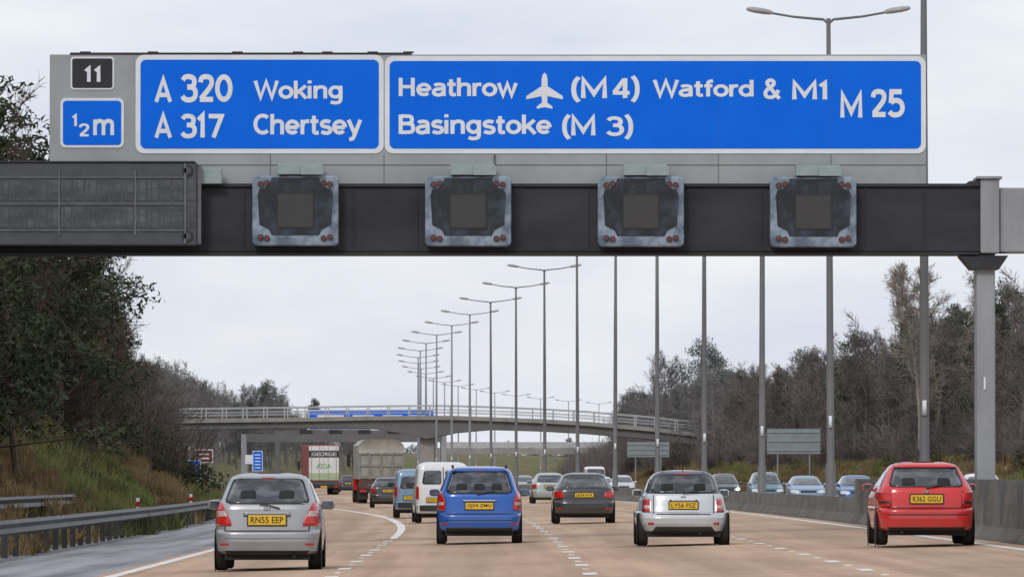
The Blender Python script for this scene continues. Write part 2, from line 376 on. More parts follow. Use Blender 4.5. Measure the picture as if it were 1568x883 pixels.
def jersey(u,z0,h): return [(u-.32,z0),(u-.30,z0+.08),(u-.17,z0+.28),(u-.10,z0+h),(u+.10,z0+h),(u+.17,z0+.28),(u+.30,z0+.08),(u+.32,z0)]
cb=empty('concrete_barrier')
sweep('tall_section',jersey(-.95,.28,1.13),-150,168,4,m_conc,True,cb)
sweep('low_section',jersey(-.95,.28,.66),168.02,1500,6,m_conc,True,cb)
a=Acc()
for d in range(60,168,4): a.box(R(d)-1.16,R(d)-1.05,d-.03,d+.03,.6,1.405)
a.make('joints',m_seam,cb)
gr=empty('crash_barrier')
def railing(u,zl,h,d0,d1,name):
    sweep(name,[(u,zl),(u+.10,zl+.06),(u+.04,zl+h*.5),(u+.10,zl+h-.06),(u,zl+h),(u-.12,zl+h),(u-.12,zl)],d0,d1,4,m_rail,True,gr)
    a=Acc(); d=d0
    while d<d1: a.box(R(d)+u-.24,R(d)+u-.12,d,d+.08,-.3,zl+h-.02); d+=3.2
    a.make(name+'_posts',m_railp,gr)
railing(-19.7,.30,.30,-100,900,'beam')
railing(-21.6,.66,.32,-100,186,'rear_beam')

# ------------------------------------------------------------------ gantry (elevation drawn at 72 units per metre)
GD=143.0; q=72.03
def gx(p): return (p-784)/q
def gz(p): return 1.45+(730-p)/q
G=empty('overhead_gantry',(0,GD,0))
SG=empty('motorway_direction_sign',(0,GD,0))
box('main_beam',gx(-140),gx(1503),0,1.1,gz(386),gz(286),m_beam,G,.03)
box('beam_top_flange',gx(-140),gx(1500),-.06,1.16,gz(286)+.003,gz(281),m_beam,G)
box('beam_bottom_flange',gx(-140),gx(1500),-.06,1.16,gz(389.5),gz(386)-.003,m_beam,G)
box('far_beam',gx(1531),gx(2700),.05,1.05,gz(386),gz(287),m_beamlt,G,.03)
a=Acc()
for p in (372,541,637,796,900,1062,1165,1325,1415): a.box(gx(p),gx(p)+.03,-.02,-.003,gz(385.5),gz(287))
a.make('beam_joint_plates',m_beam,G)
a=Acc()
for p in range(-130,1500,34):
    for zz in (293,380): a.box(gx(p),gx(p)+.02,-.012,-.003,gz(zz+.7),gz(zz-.7))
a.make('beam_bolts',m_vms,G)
for nm,c in (('column',1510.5),('outer_column',-150),('opposite_outer_column',2710)):
    box(nm,gx(c-14.5),gx(c+14.5),.15,.85,-.2,gz(388),m_beamlt,G,.04)
    box(nm+'_head',gx(c-9),gx(c+20),-.1,1.2,gz(388)+.003,gz(274),m_beamlt,G,.03)
    box(nm+'_cap',gx(c-14),gx(c+24),-.16,1.26,gz(274)+.003,gz(270),m_beamlt,G)
    prism(nm+'_bracket',[(gx(c-40),gz(391)),(gx(c+34),gz(391)),(gx(c+20),gz(412)),(gx(c-22),gz(412))],.0,1.0,m_beam,G)
    box(nm+'_base',gx(c-26),gx(c+26),-.1,1.1,-.2,.45,m_beamlt,G)
box('end_plate_upper',gx(1485),gx(1500),-.08,1.1,gz(284),gz(277),m_beam,G)
box('column_tag',gx(1507),gx(1510),.12,.148,gz(596),gz(577),m_white,G)
YB=.25
box('board',gx(74),gx(1420),YB,YB+.12,gz(283),gz(82),m_grey,SG)
box('board_top_cap',gx(105),gx(630),YB-.02,YB+.3,gz(81.8),gz(79),m_black,SG)
a=Acc()
for p in (128,232,362,455,500,570,625): a.box(gx(p-8),gx(p+8),YB+.05,YB+.25,gz(79)+.002,gz(77))
a.make('lifting_lugs',m_black,SG)
a=Acc()
for p in (413,587.5,758,929,1101,1274): a.box(gx(p)-.007,gx(p)+.007,YB-.006,YB+.001,gz(283),gz(234.5))
a.box(gx(758)-.03,gx(758)+.01,YB-.03,YB+.001,gz(283),gz(236))
a.box(gx(75),gx(1419),YB-.005,YB+.0015,gz(252.5),gz(251))
a.make('board_seams',m_seam,SG)
a=Acc()
for p in range(110,1420,86): a.box(gx(p),gx(p+9),YB+.121,YB+.3,gz(283),gz(90))
a.make('board_stiffeners',m_beamlt,SG)
def panel(nm,x0,x1,y0,y1,bw,mat,r=12,bmat=None):
    prism(nm+'_border',rrect(gx(x0),gx(x1),gz(y1),gz(y0),r/q),YB-.02,YB-.002,bmat or m_white,SG)
    prism(nm+'_panel',rrect(gx(x0+bw),gx(x1-bw),gz(y1-bw),gz(y0+bw),(r-bw*.6)/q),YB-.028,YB-.0215,mat,SG)
panel('exit_destinations',206,587,82.5,234,7.5,m_blue,13)
panel('ahead_destinations',588.5,1419.5,84.5,234,7.5,m_blue,13)
panel('junction_number',106,173,85.5,136,2.6,m_black,5)
panel('distance',90.5,188,149,225,4,m_blue,8)
a=Acc()
for p in (413,758,929,1101,1274): a.box(gx(p)-.004,gx(p)+.004,YB-.0295,YB-.0275,gz(226),gz(92))
a.make('panel_joints',M('panel_joint',(.01,.09,.5),None,3,.6),SG)
YT=YB-.033
for s,x0,x1,y0,y1,b in (("A",235,262,112,156,1.35),("320",275,355,112,156,1.35),("A",235,262,168,211,1.35),("317",275,343,168,211,1.35),("Woking",387,524,118,159,1.3),("Chertsey",387,554,173,215,1.3),
    ("Heathrow",610,793,118,151,1.3),("(M",875,930,114,156,1.3),("4)",938,980,114,156,1.3),("Watford",1000,1155,117,151,1.3),("&",1170,1197,119,151.5,1.25),("M1",1214,1268,119,151,1.3),
    ("M",1288,1322,135,179,1.35),("25",1335,1387,135,179,1.35),("Basingstoke",610,845,174,214,1.3),("(M 3)",861,970,172,213,1.3),("1",127,137,98,124,1.5),("1",142,152,98,124,1.5),
    ("1",108,116,172,192,1.3),("2",119,135,188,208,1.3),("m",141,173,181,206,1.3)):
    sign_text(s,gx(x0),gx(x1),gz(y1),gz(y0),YT,m_white,SG,b)
hp=[(0,110),(3,113),(4.6,120),(4.8,131),(28,146),(28,151),(4.6,146),(4,156),(12,162),(12,165.5),(0,163)]
pl=[(834+x,y) for x,y in hp]+[(834-x,y) for x,y in hp[-2:0:-1]]
mk('airport_symbol',[(gx(x),YT,gz(y)) for x,y in pl],[tuple(range(len(pl)))],m_white,SG)

def disc(a,x,z,y0,y1,r,m,n=14):
    p=[(x+r*math.cos(2*math.pi*i/n),z+r*math.sin(2*math.pi*i/n)) for i in range(n)]
    v=[(u,y0,w) for u,w in p]+[(u,y1,w) for u,w in p]
    a.add(v,[tuple(range(n))]+[(i,n+i,n+(i+1)%n,(i+1)%n) for i in range(n)],m)
for k,c in enumerate((453,717,981,1244.5)):
    S_=empty('lane_control_signal',(gx(c),GD-.42,gz(323.5+k*.7)))
    W,H=.915,.745
    o=prism('case',rrect(-W,W,-H,H,.10,4),0,.40,m_sig,S_)
    b=o.modifiers.new('b','BEVEL'); b.width=.035; b.segments=3
    dk=[(-.50,-.52),(.50,-.52),(.56,-.40),(.76,-.30),(.80,.34),(.76,.46),(.56,.52),(.50,.70),(-.50,.70),(-.56,.52),(-.76,.46),(-.80,.34),(-.76,-.30),(-.56,-.40)]
    prism('face',dk,-.012,-.003,m_sigd,S_)
    prism('matrix_surround',rrect(-.40,.40,-.38,.38,.04),-.03,-.013,m_trim,S_)
    prism('matrix',rrect(-.365,.365,-.345,.345,.02),-.036,-.031,m_sigm,S_)
    a=Acc()
    for sx in (-1,1):
        for sz in (-1,1):
            for dx,dz in ((.60,.585),(.735,.585)) :
                disc(a,sx*dx,sz*dz*(1 if dx<.7 else .96),-.05,-.002,.062,1); disc(a,sx*dx,sz*dz*(1 if dx<.7 else .96),-.056,-.0505,.043,0)
    a.make('lanterns',[m_lens,m_trim],S_)
    box('mounting_box',-.37,.56,-.08,.5,H+.02,H+.25,m_brk,S_,.01)
    box('mounting_box_small',.12,.60,-.14,-.082,H+.01,H+.21,m_brk,S_,.01)
    box('mounting_bar',-.5,.5,.401,.42,-.4,.4,m_beamlt,S_)
V=empty('variable_message_sign',(0,GD-.62,0))
box('case',gx(-60),gx(303),0,.6,gz(377),gz(250),m_vms,V,.03)
box('side_flange',gx(303)+.002,gx(309),.1,.5,gz(375),gz(254),m_vmsl,V)
box('top_ridge',gx(-60),gx(300),-.05,.3,gz(250)+.002,gz(248.5),m_vms,V)
a=Acc()
for (t,bm) in ((278,309),(319,350)):
    a.box(gx(-58),gx(285),-.03,-.003,gz(t-3.6),gz(t-5.2),m=1); a.box(gx(-58),gx(285),-.03,-.003,gz(bm+5.2),gz(bm+3.6),m=1)
    for p in range(-58,285,19):
        a.box(gx(p+2),gx(p+17),-.012,-.003,gz(bm),gz(t),m=0)
        a.box(gx(p+5),gx(p+8),-.02,-.0125,gz(bm-1),gz(t+2),m=2)
for p in (-22,92,208): a.box(gx(p),gx(p+2.2),-.035,-.002,gz(362),gz(262),m=1)
a.box(gx(284),gx(287),-.035,-.002,gz(374),gz(252),m=1)
a.make('character_rows',[m_vmsd,m_vmsl,m_vms],V)
a=Acc()
for z in (263,363):
    disc(a,gx(289),gz(z),-.03,-.002,.12,0); disc(a,gx(289),gz(z),-.035,-.031,.075,1)
a.make('access_caps',[m_black,m_vms],V)
box('side_bracket',gx(300),gx(340),.3,.65,gz(282),gz(259),m_brk,V,.01)
box('support_arm',gx(50),gx(250),.601,.62,gz(380),gz(300),m_beam,V)

# ------------------------------------------------------------------ street lamps
def lamp_mesh(pm,name,fat=1.0):
    a=Acc()
    a.tube([(0,0,0),(0,0,1.6),(0,0,1.7),(0,0,8),(0,0,14.75)],[.15*fat,.15*fat,.115*fat,.095*fat,.062*fat],12)
    for s in (-1,1):
        a.tube([(0,0,14.6),(s*.15,0,14.72),(s*1.0,0,14.80),(s*1.75,0,14.93)],[.05,.045,.038,.035],6)
        n=10; L0,L1=1.62,2.42; v=[];f=[]
        st=[(0,.03,.04),(.12,.10,.08),(.35,.15,.10),(.7,.15,.10),(.93,.10,.07),(1,.03,.03)]
        for t,w,h in st:
            x=s*(L0+(L1-L0)*t); zc=14.92+.12*t
            for k in range(n):
                th=2*math.pi*k/n; v.append((x,w*math.cos(th),zc+h*math.sin(th)*(1 if math.sin(th)>0 else .8)))
        for i in range(len(st)-1):
            for k in range(n): f.append((i*n+k,i*n+(k+1)%n,(i+1)*n+(k+1)%n,(i+1)*n+k))
        a.add(v,f,1)
    a.box(-.05,.05,-.16*fat,-.145*fat+.04,2.7,3.05,m=2)
    o=a.make(name,[pm,m_lampw,m_white],None,True); me=o.data; bpy.data.objects.remove(o); return me
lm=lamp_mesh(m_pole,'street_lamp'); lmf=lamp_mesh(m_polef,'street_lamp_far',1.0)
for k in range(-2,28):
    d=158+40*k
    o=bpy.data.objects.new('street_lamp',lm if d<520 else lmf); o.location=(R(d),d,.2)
    o.rotation_euler=(random.uniform(-.004,.004),random.uniform(-.004,.004),-dR(d)+random.uniform(-.06,.06))
    link(o)

# ------------------------------------------------------------------ overbridge
BD=650
B=empty('road_overbridge',(0,BD,0))
st=[(-60,5.6,6.6),(-32.4,6.0,7.05),(-21,6.2,7.2),(-14,6.2,7.33),(-11,5.75,7.36),(-8.2,5.15,7.38),(-5.4,5.75,7.36),(-2,6.05,7.25),(3,5.9,7.05),(7.3,5.65,6.8),(13.6,5.1,6.25),(18.4,4.5,5.7),(26,3.9,5.0),(60,2.5,3.6)]
def band(name,y0,y1,fb,ft,mat):
    v=[];f=[]
    for X,b,t in st:
        v+=[(X,y0,fb(b,t)),(X,y1,fb(b,t)),(X,y1,ft(b,t)),(X,y0,ft(b,t))]
    for i in range(len(st)-1):
        for j in range(4): f.append((i*4+j,i*4+(j+1)%4,(i+1)*4+(j+1)%4,(i+1)*4+j))
    return mk(name,v,f,mat,B)
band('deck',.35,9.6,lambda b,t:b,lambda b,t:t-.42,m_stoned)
band('edge_beam',0,10,lambda b,t:t-.40,lambda b,t:t,m_stone)
a=Acc()
for y in (.1,9.8):
    for h,w in ((.35,.03),(.62,.03),(1.0,.045)):
        for i in range(len(st)-1):
            a.tube([(st[i][0],y,st[i][2]+h),(st[i+1][0],y,st[i+1][2]+h)],w,4)
    X=-60
    xs=[s[0] for s in st]; ts=[s[2] for s in st]
    while X<60:
        z=float(np.interp(X,xs,ts)); a.box(X-.05,X+.05,y-.04,y+.04,z,z+1.02); X+=2.0
a.make('parapet_railing',m_parap,B)
box('pier',-8.9,-7.5,1.2,8.8,-.5,5.3,m_stone,B,.1)
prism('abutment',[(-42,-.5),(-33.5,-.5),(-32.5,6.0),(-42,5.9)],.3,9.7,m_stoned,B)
prism('abutment_far',[(18,-.5),(30,-.5),(30,3.5),(18,4.5)],.3,9.7,m_stone,B)
B2=empty('road_overbridge',(0,930,0))
box('deck',-9.5,30,0,9,4.6,5.5,m_stone,B2)
box('parapet',-9.5,30,0,.2,5.52,6.3,m_parap,B2)
box('pier',-11.2,-9.6,1,8,-.5,5.5,m_stone,B2); box('abutment',10,16,1,8,-.5,4.58,m_stone,B2)
G2=empty('overhead_gantry',(0,760,0))
box('beam',-30,-8,0,1,5.4,6.3,m_stoned,G2)
box('column',-30.6,-30,.2,.8,-.5,6.3,m_beamlt,G2); box('column_b',-8,-7.4,.2,.8,-.5,6.3,m_beamlt,G2)
box('sign_face',-22.9,-8.9,-.2,-.1,6.9,8.95,m_blue,G2); box('sign_edge',-23.1,-8.7,-.098,-.05,6.8,9.05,m_white,G2)
a=Acc()
for x,w in ((-22,3),(-18,2.4),(-14.6,2.2),(-11.6,1.8)):
    a.box(x,x+w,-.21,-.203,8.2,8.45); a.box(x,x+w*.8,-.21,-.203,7.5,7.75)
a.make('sign_lettering',m_white,G2)
G3=empty('overhead_gantry',(0,840,0))
box('beam',-29,-9,0,1,6.3,7.3,m_stoned,G3); box('column',-29.6,-29,.2,.8,-.5,7.3,m_stoned,G3); box('column_b',-9,-8.4,.2,.8,-.5,7.3,m_stoned,G3)
a=Acc()
for x in (-26.5,-22.8,-19.2,-15.5): a.box(x,x+1.5,-.3,-.05,5.9,7.4)
a.make('signals',m_beam,G3)

# ------------------------------------------------------------------ roadside signs & posts
def roadsign(name,X,d,z0,z1,w,mat,border=m_white,back=False,posts=2):
    r=empty(name,(X,d,0))
    if back:
        box('panel',-w/2,w/2,0,.05,z0,z1,mat,r)
        a=Acc()
        for z in (z0+.25,(z0+z1)/2,z1-.25): a.box(-w/2+.05,w/2-.05,-.06,-.002,z-.04,z+.04)
        a.make('rails',m_beamlt,r)
    else:
        prism('border',rrect(-w/2,w/2,z0,z1,.06),-.0,.03,border,r)
        prism('panel',rrect(-w/2+.05,w/2-.05,z0+.05,z1-.05,.04),-.012,-.003,mat,r)
        a=Acc(); z=z1-.25
        while z>z0+.15: a.box(-w*.3,w*.28,-.02,-.0135,z-.08,z); z-=.24
        a.make('legend',m_white,r)
    a=Acc()
    for x in ([-w*.3,w*.3] if posts==2 else [0]): a.tube([(x,.1,-.3),(x,.1,z1-.1)],.05,8)
    a.make('posts',m_beamlt,r)
roadsign('brown_tourist_sign',-18.3,400,2.3,3.1,1.05,m_brown)
roadsign('blue_information_sign',-17.6,372,1.25,2.4,.8,m_blue)
roadsign('blue_countdown_sign',-18.9,500,1.9,3.4,.75,m_blue,posts=1)
roadsign('traffic_sign',20.1,480,3.1,4.9,3.8,m_signbk,back=True)
roadsign('traffic_sign',12.6,622,3.3,4.7,3.9,m_signbk,back=True)
roadsign('speed_camera_warning_sign',-23.0,590,2.6,3.4,.8,m_white)
for X,d in ((-10.9,196),(-11.5,241)):
    r=empty('marker_post',(X,d,0)); box('post',-.05,.05,0,.05,-.2,.85,m_white,r,.01); box('reflector',-.055,.055,-.01,-.002,.6,.74,m_red,r); box('band',-.053,.053,-.012,-.0105,.3,.38,m_red,r)

# ------------------------------------------------------------------ vehicles
def lathe(a,prof,cx,cy,cz,m=0,n=28):
    v=[];f=[]
    for x,r in prof:
        for k in range(n):
            t=2*math.pi*k/n; v.append((cx+x,cy+r*math.cos(t),cz+r*math.sin(t)))
    for i in range(len(prof)-1):
        for k in range(n): f.append((i*n+k,i*n+(k+1)%n,(i+1)*n+(k+1)%n,(i+1)*n+k))
    a.add(v,f,m)
def wheel(parent,x,y,r=.30,w=.2,side=1,name='wheel'):
    a=Acc(); h=w/2
    lathe(a,[(-h,r*.62),(-h,r*.9),(-h+.03,r),(h-.03,r),(h,r*.9),(h,r*.62)],x,y,r,0)
    s=side
    lathe(a,[(s*(h-.005),r*.64),(s*(h-.03),r*.6),(s*(h-.05),r*.2),(s*(h-.01),r*.15),(s*(h-.01),.001)],x,y,r,2)
    lathe(a,[(-s*(h-.01),r*.64),(-s*(h-.03),.001)],x,y,r,2)
    for k in range(5):
        t=2*math.pi*k/5; c,sn=math.cos(t),math.sin(t)
        v=[]
        for rr,ww in ((r*.12,.035),(r*.62,.028)):
            for q2 in (-1,1):
                for xx in (h-.03,h-.004): v.append((x+s*xx,y+c*rr-sn*ww*q2,r+sn*rr+c*ww*q2))
        a.add(v,[(0,1,3,2),(4,5,7,6),(0,1,5,4),(2,3,7,6),(1,3,7,5)],1)
    return a.make(name,[m_tyre,m_rim,m_under],parent,True)
class Car:
    def __init__(s,name,X,d,col,keys,L,n=7.0,roofm=None,belt=.95,rz=None,onc=False,zoff=0,wr=.30,wheels=None):
        u=X-R(d)
        s.L=L; s.n=n; s.K=keys
        s.z=[k[0] for k in keys]; s.w_=[k[1] for k in keys]; s.yr_=[k[2] for k in keys]; s.yf_=[k[3] for k in keys]
        th=-dR(d) if rz is None else rz
        if onc: s.root=empty(name,(X,d+L,zr(u)+zoff),th+math.pi)
        else: s.root=empty(name,(X,d,zr(u)+zoff),th)
        zs=sorted(set(list(np.linspace(keys[0][0],keys[-1][0],64))+s.z)); NP=88
        v=[];f=[];mi=[]
        for z in zs:
            w,yr,yf=s.at(z); yc=(yr+yf)/2; a=(yf-yr)/2
            for k in range(NP):
                t=2*math.pi*(k+.5)/NP; c,sn=math.cos(t),math.sin(t)
                v.append((w*math.copysign(abs(c)**(2/n),c), yc+a*math.copysign(abs(sn)**(2/n),sn), z))
        for i in range(len(zs)-1):
            for k in range(NP):
                f.append((i*NP+k,i*NP+(k+1)%NP,(i+1)*NP+(k+1)%NP,(i+1)*NP+k)); mi.append(1 if zs[i]>=belt-.001 else 0)
        f.append(tuple(range(NP))[::-1]); mi.append(0); f.append(tuple((len(zs)-1)*NP+k for k in range(NP))); mi.append(1)
        o=mk('body',v,f,[col,roofm or col],s.root,True,mi)
        w0=s.at(.5)[0]; s.W=w0
        wy=wheels or (.72,L-.82)
        box('underbody',-w0*.8,w0*.8,.18,L-.2,.17,keys[0][0]+.03,m_under,s.root)
        for y in wy:
            for sd in (-1,1):
                wheel(s.root,sd*(w0-.10),y,wr,.205,sd)
                a=Acc(); lathe(a,[(0,.001),(0,wr+.055)],sd*(w0+.001),y,wr+.01,0,24); a.make('wheel_arch',m_under,s.root)
    def at(s,z): return (float(np.interp(z,s.z,s.w_)),float(np.interp(z,s.z,s.yr_)),float(np.interp(z,s.z,s.yf_)))
    def ry(s,x,z,front=False):
        w,yr,yf=s.at(z); yc=(yr+yf)/2;a=(yf-yr)/2
        k=max(0,1-min(.999,abs(x/w))**s.n)**(1/s.n)
        return yc+a*k if front else yc-a*k
    def patch(s,name,mat,rows,off=.008,front=False,m=14,nz=10):
        rows=sorted(rows); Z=[r[0] for r in rows]
        A=[r[1] for r in rows]; Bx=[r[2] for r in rows]
        zs=sorted(set(list(np.linspace(Z[0],Z[-1],nz))+Z)); v=[];f=[]
        for z in zs:
            w=s.at(z)[0]*.985
            x0=max(-w,min(w,float(np.interp(z,Z,A)))); x1=max(-w,min(w,float(np.interp(z,Z,Bx))))
            for j in range(m+1):
                x=x0+(x1-x0)*j/m; y=s.ry(x,z,front); v.append((x,y+(off if front else -off),z))
        for i in range(len(zs)-1):
            for j in range(m): f.append((i*(m+1)+j,i*(m+1)+j+1,(i+1)*(m+1)+j+1,(i+1)*(m+1)+j))
        o=mk(name,v,f,mat,s.root,True)
        so=o.modifiers.new('s','SOLIDIFY'); so.thickness=.007; so.offset=0
        return o
    def both(s,name,mat,rows,**k):
        s.patch(name,mat,rows,**k); s.patch(name,mat,[(z,-b,-a) for z,a,b in rows],**k)
    def side(s,y_rows,mat=None):
        rows=sorted(y_rows); Z=[r[0] for r in rows]
        for sd in (-1,1):
            v=[];f=[];m=10
            for i in range(9):
                z=Z[0]+(Z[-1]-Z[0])*i/8; w,yr,yf=s.at(z); yc=(yr+yf)/2; a=(yf-yr)/2
                y0=float(np.interp(z,Z,[r[1] for r in rows])); y1=float(np.interp(z,Z,[r[2] for r in rows]))
                for j in range(m+1):
                    y=y0+(y1-y0)*j/m; k=max(0,1-min(.999,abs((y-yc)/a))**s.n)**(1/s.n)
                    v.append((sd*(w*k+.008),y,z))
            for i in range(8):
                for j in range(m): f.append((i*(m+1)+j,i*(m+1)+j+1,(i+1)*(m+1)+j+1,(i+1)*(m+1)+j))
            mk('side_glass',v,f,mat or m_glass,s.root,True)
    def plate(s,txt,z,w=.52,h=.115,off=.03,x=0,front=False):
        y=s.ry(x,z)-off
        box('number_plate_mount',x-w/2-.02,x+w/2+.02,y+.002,y+.05,z-h/2-.02,z+h/2+.02,m_trim,s.root)
        box('number_plate',x-w/2,x+w/2,y-.012,y,z-h/2,z+h/2,m_plate,s.root)
        text(txt,x-w*.44,x+w*.44,z-h*.33,z+h*.33,y-.0145,m_black,s.root,.012,'plate_text')
    def mirrors(s,z,col,y=None,sz=.11):
        w=s.at(z)[0]; y=y or s.L-1.55
        for sd in (-1,1):
            v=[];f=[];n=12;rg=7
            cx=sd*(w+.11)
            for i in range(rg):
                ph=math.pi*i/(rg-1)-math.pi/2; r=max(.02,math.cos(ph)**.5 if math.cos(ph)>0 else .02)
                for k in range(n):
                    t=2*math.pi*k/n; c,q3=math.cos(t),math.sin(t)
                    v.append((cx+sz*math.copysign(abs(c)**.6,c)*r, y+.07*math.sin(ph), z+sz*.72*math.copysign(abs(q3)**.6,q3)*r))
            for i in range(rg-1):
                for k in range(n): f.append((i*n+k,i*n+(k+1)%n,(i+1)*n+(k+1)%n,(i+1)*n+k))
            f.append(tuple(range(n))); f.append(tuple((rg-1)*n+k for k in range(n)))
            mk('door_mirror',v,f,col,s.root,True)
            box('mirror_glass',cx-sz*.75,cx+sz*.75,y-.078,y-.072,z-sz*.5,z+sz*.5,m_glass,s.root)
            box('mirror_arm',min(sd*(w-.06),cx),max(sd*(w-.06),cx),y-.02,y+.03,z-.06,z-.03,m_trim,s.root)
    def wiper(s,x0,z0,x1,z1):
        a=Acc(); a.tube([(x0,s.ry(x0,z0)-.03,z0),((x0+x1)/2,s.ry(0,(z0+z1)/2)-.04,(z0+z1)/2+.01),(x1,s.ry(x1,z1)-.03,z1)],.012,6); a.make('rear_wiper',m_trim,s.root)
    def headrests(s,zt,xs=(-.33,.33),w=.12,h=.13):
        for x in xs:
            s.patch('headrest_shade',m_seat,[(zt-h,x-w,x+w),(zt-.03,x-w,x+w),(zt,x-w*.7,x+w*.7)],off=.014,m=4,nz=4)
def hatch_keys(w,H,L,belt,wr,s,z0=.26,bump=.07):
    return [(z0,w*.93,.09,L-.15),(z0+.05,w*.975,.02,L-.04),(.45,w*.99,0,L),(.57,w,.01,L-.02),(.60,w,.02,L-.03),(.64,w,bump,L-.08),(.80,w*.995,bump+.02,L-.22),
     (belt-.04,w*.975,bump+.04,L-.85),(belt,w*.955,bump+.055,L-1.0),(belt+.05,w*.925,bump+.08,L-1.12),(H-.16,wr+.045,bump+.07+s,L-1.85),(H-.10,wr+.01,bump+.10+s,L-1.98),
     (H-.055,wr-.045,bump+.16+s,L-2.08),(H-.025,wr-.13,bump+.30+s,L-2.2),(H-.008,wr-.26,bump+.55+s,L-2.5),(H,wr*.3,1.0+s,L-2.8)]
def std_glass(c,belt,H,wr,w,front=True):
    c.side([(belt+.06,.55,c.L-1.35),(H-.16,.95,c.L-2.05)])
    if front: c.patch('windscreen',m_glass,[(belt+.04,-w*.84,w*.84),(belt+.1,-w*.83,w*.83),(H-.13,-wr*.92,wr*.92)],front=True)

p_silver=paint('paint_silver',(.36,.37,.39),.35,.32)
p_blue=paint('paint_blue',(.002,.10,.46),.1,.3)
p_black=paint('paint_charcoal',(.035,.036,.04),.2,.3)
p_red=paint('paint_red',(.62,.008,.008),0,.3)
p_white=paint('paint_white',(.74,.75,.76),0,.4)
p_lblue=paint('paint_light_blue',(.19,.30,.43),.1,.4)
p_mini=paint('paint_pale_silver',(.58,.60,.63),.2,.3)
p_dark=paint('paint_dark_blue',(.02,.03,.06),.2,.3)
p_teal=paint('paint_teal',(.10,.20,.26),.1,.35)
p_roofb=M('roof_black',(.012,.012,.014),None,4,.25,coat=.6)

w,H,L,bt,wr=.835,1.525,3.83,1.0,.60
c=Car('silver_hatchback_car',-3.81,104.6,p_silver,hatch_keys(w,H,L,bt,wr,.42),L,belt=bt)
std_glass(c,bt,H,wr,w)
c.patch('rear_window_seal',m_trim,[(1.035,-.57,.57),(1.06,-.64,.64),(1.10,-.655,.655),(1.37,-.565,.565),(1.42,-.53,.53),(1.435,-.44,.44)],off=.005)
c.patch('rear_window',m_glass,[(1.055,-.50,.50),(1.075,-.60,.60),(1.10,-.625,.625),(1.36,-.535,.535),(1.405,-.50,.50),(1.42,-.40,.40)],off=.011)
c.headrests(1.25,(-.30,.30))
c.both('tail_light',m_red,[(.70,-.80,-.56),(.74,-.99,-.555),(.80,-.99,-.58),(.92,-.99,-.645),(1.04,-.99,-.70),(1.09,-.75,-.725)],off=.012)
c.both('tail_light_clear',m_clear,[(.845,-.80,-.62),(.90,-.80,-.65),(.93,-.78,-.66)],off=.018,m=6)
c.patch('tailgate_recess',m_trim,[(.845,-.36,.36),(.862,-.37,.37)],off=.01)
c.patch('garnish',p_silver,[(.865,-.36,.36),(.90,-.37,.37),(.915,-.34,.34)],off=.035)
c.plate('RN55 EEP',.79,.58,.15)
c.patch('shut_line',m_trim,[(.615,-.66,.66),(.628,-.66,.66)],off=.006)
c.both('shut_line',m_trim,[(.63,-.665,-.652),(.70,-.66,-.648)],off=.006,m=2)
c.patch('bumper_crease',m_seam,[(.50,-.75,.75),(.508,-.75,.75)],off=.004)
c.patch('lower_valance',m_trim,[(.27,-.62,.62),(.315,-.66,.66)],off=.006)
c.both('reflector',m_red,[(.40,-.74,-.60),(.43,-.74,-.60)],off=.008,m=4)
c.patch('high_brake_light',m_red,[(1.435,-.10,.10),(1.45,-.10,.10)],off=.012,m=4)
c.wiper(-.12,1.04,.20,.97); c.mirrors(1.02,p_silver)
box('badge',-.05,.05,c.ry(0,.96)-.02,c.ry(0,.96)-.008,.94,.99,m_chrome,c.root,.01)
a=Acc(); a.tube([(.42,0.3,.22),(.42,.06,.22)],.03,10); a.make('exhaust',m_under,c.root)

w,H,L,bt,wr=.885,1.60,4.36,1.02,.63
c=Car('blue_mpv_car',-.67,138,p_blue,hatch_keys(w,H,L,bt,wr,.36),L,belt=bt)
std_glass(c,bt,H,wr,w)
c.patch('rear_window_seal',m_trim,[(1.03,-.60,.60),(1.06,-.67,.67),(1.12,-.68,.68),(1.44,-.58,.58),(1.49,-.55,.55),(1.505,-.45,.45)],off=.005)
c.patch('rear_window',m_glass,[(1.05,-.53,.53),(1.075,-.63,.63),(1.12,-.65,.65),(1.43,-.55,.55),(1.475,-.52,.52),(1.49,-.42,.42)],off=.011)
c.headrests(1.24,(-.36,0,.36),.11)
c.both('tail_light',m_red,[(.69,-.80,-.72),(.72,-.99,-.70),(.86,-.99,-.70),(1.0,-.99,-.74),(1.09,-.99,-.79)],off=.012)
c.both('tail_light_clear',m_clear,[(.80,-.86,-.735),(.86,-.86,-.735)],off=.018,m=6)
c.patch('chrome_strip',m_chrome,[(.885,-.36,.36),(.91,-.37,.37)],off=.03)
c.plate('GJ54 ZMU',.785,.56,.13)
c.patch('shut_line',m_trim,[(.615,-.70,.70),(.63,-.70,.70)],off=.006)
c.patch('bumper_strip',m_trim,[(.485,-.80,.80),(.50,-.80,.80)],off=.008)
c.patch('lower_valance',m_trim,[(.265,-.66,.66),(.34,-.68,.68)],off=.008)
c.both('reflector',m_red,[(.40,-.78,-.64),(.43,-.78,-.64)],off=.008,m=4)
c.wiper(-.05,1.02,.33,1.09); c.mirrors(1.05,p_blue)
a=Acc()
for sx in (-1,1): a.tube([(sx*.56,.9,1.575),(sx*.56,1.0,1.615),(sx*.55,2.3,1.615),(sx*.55,2.4,1.57)],.018,6)
a.make('roof_rails',m_trim,c.root)
c.patch('spoiler',p_blue,[(1.50,-.56,.56),(1.53,-.57,.57)],off=.05)
c.patch('high_brake_light',m_red,[(1.512,-.10,.10),(1.522,-.10,.10)],off=.056,m=4)

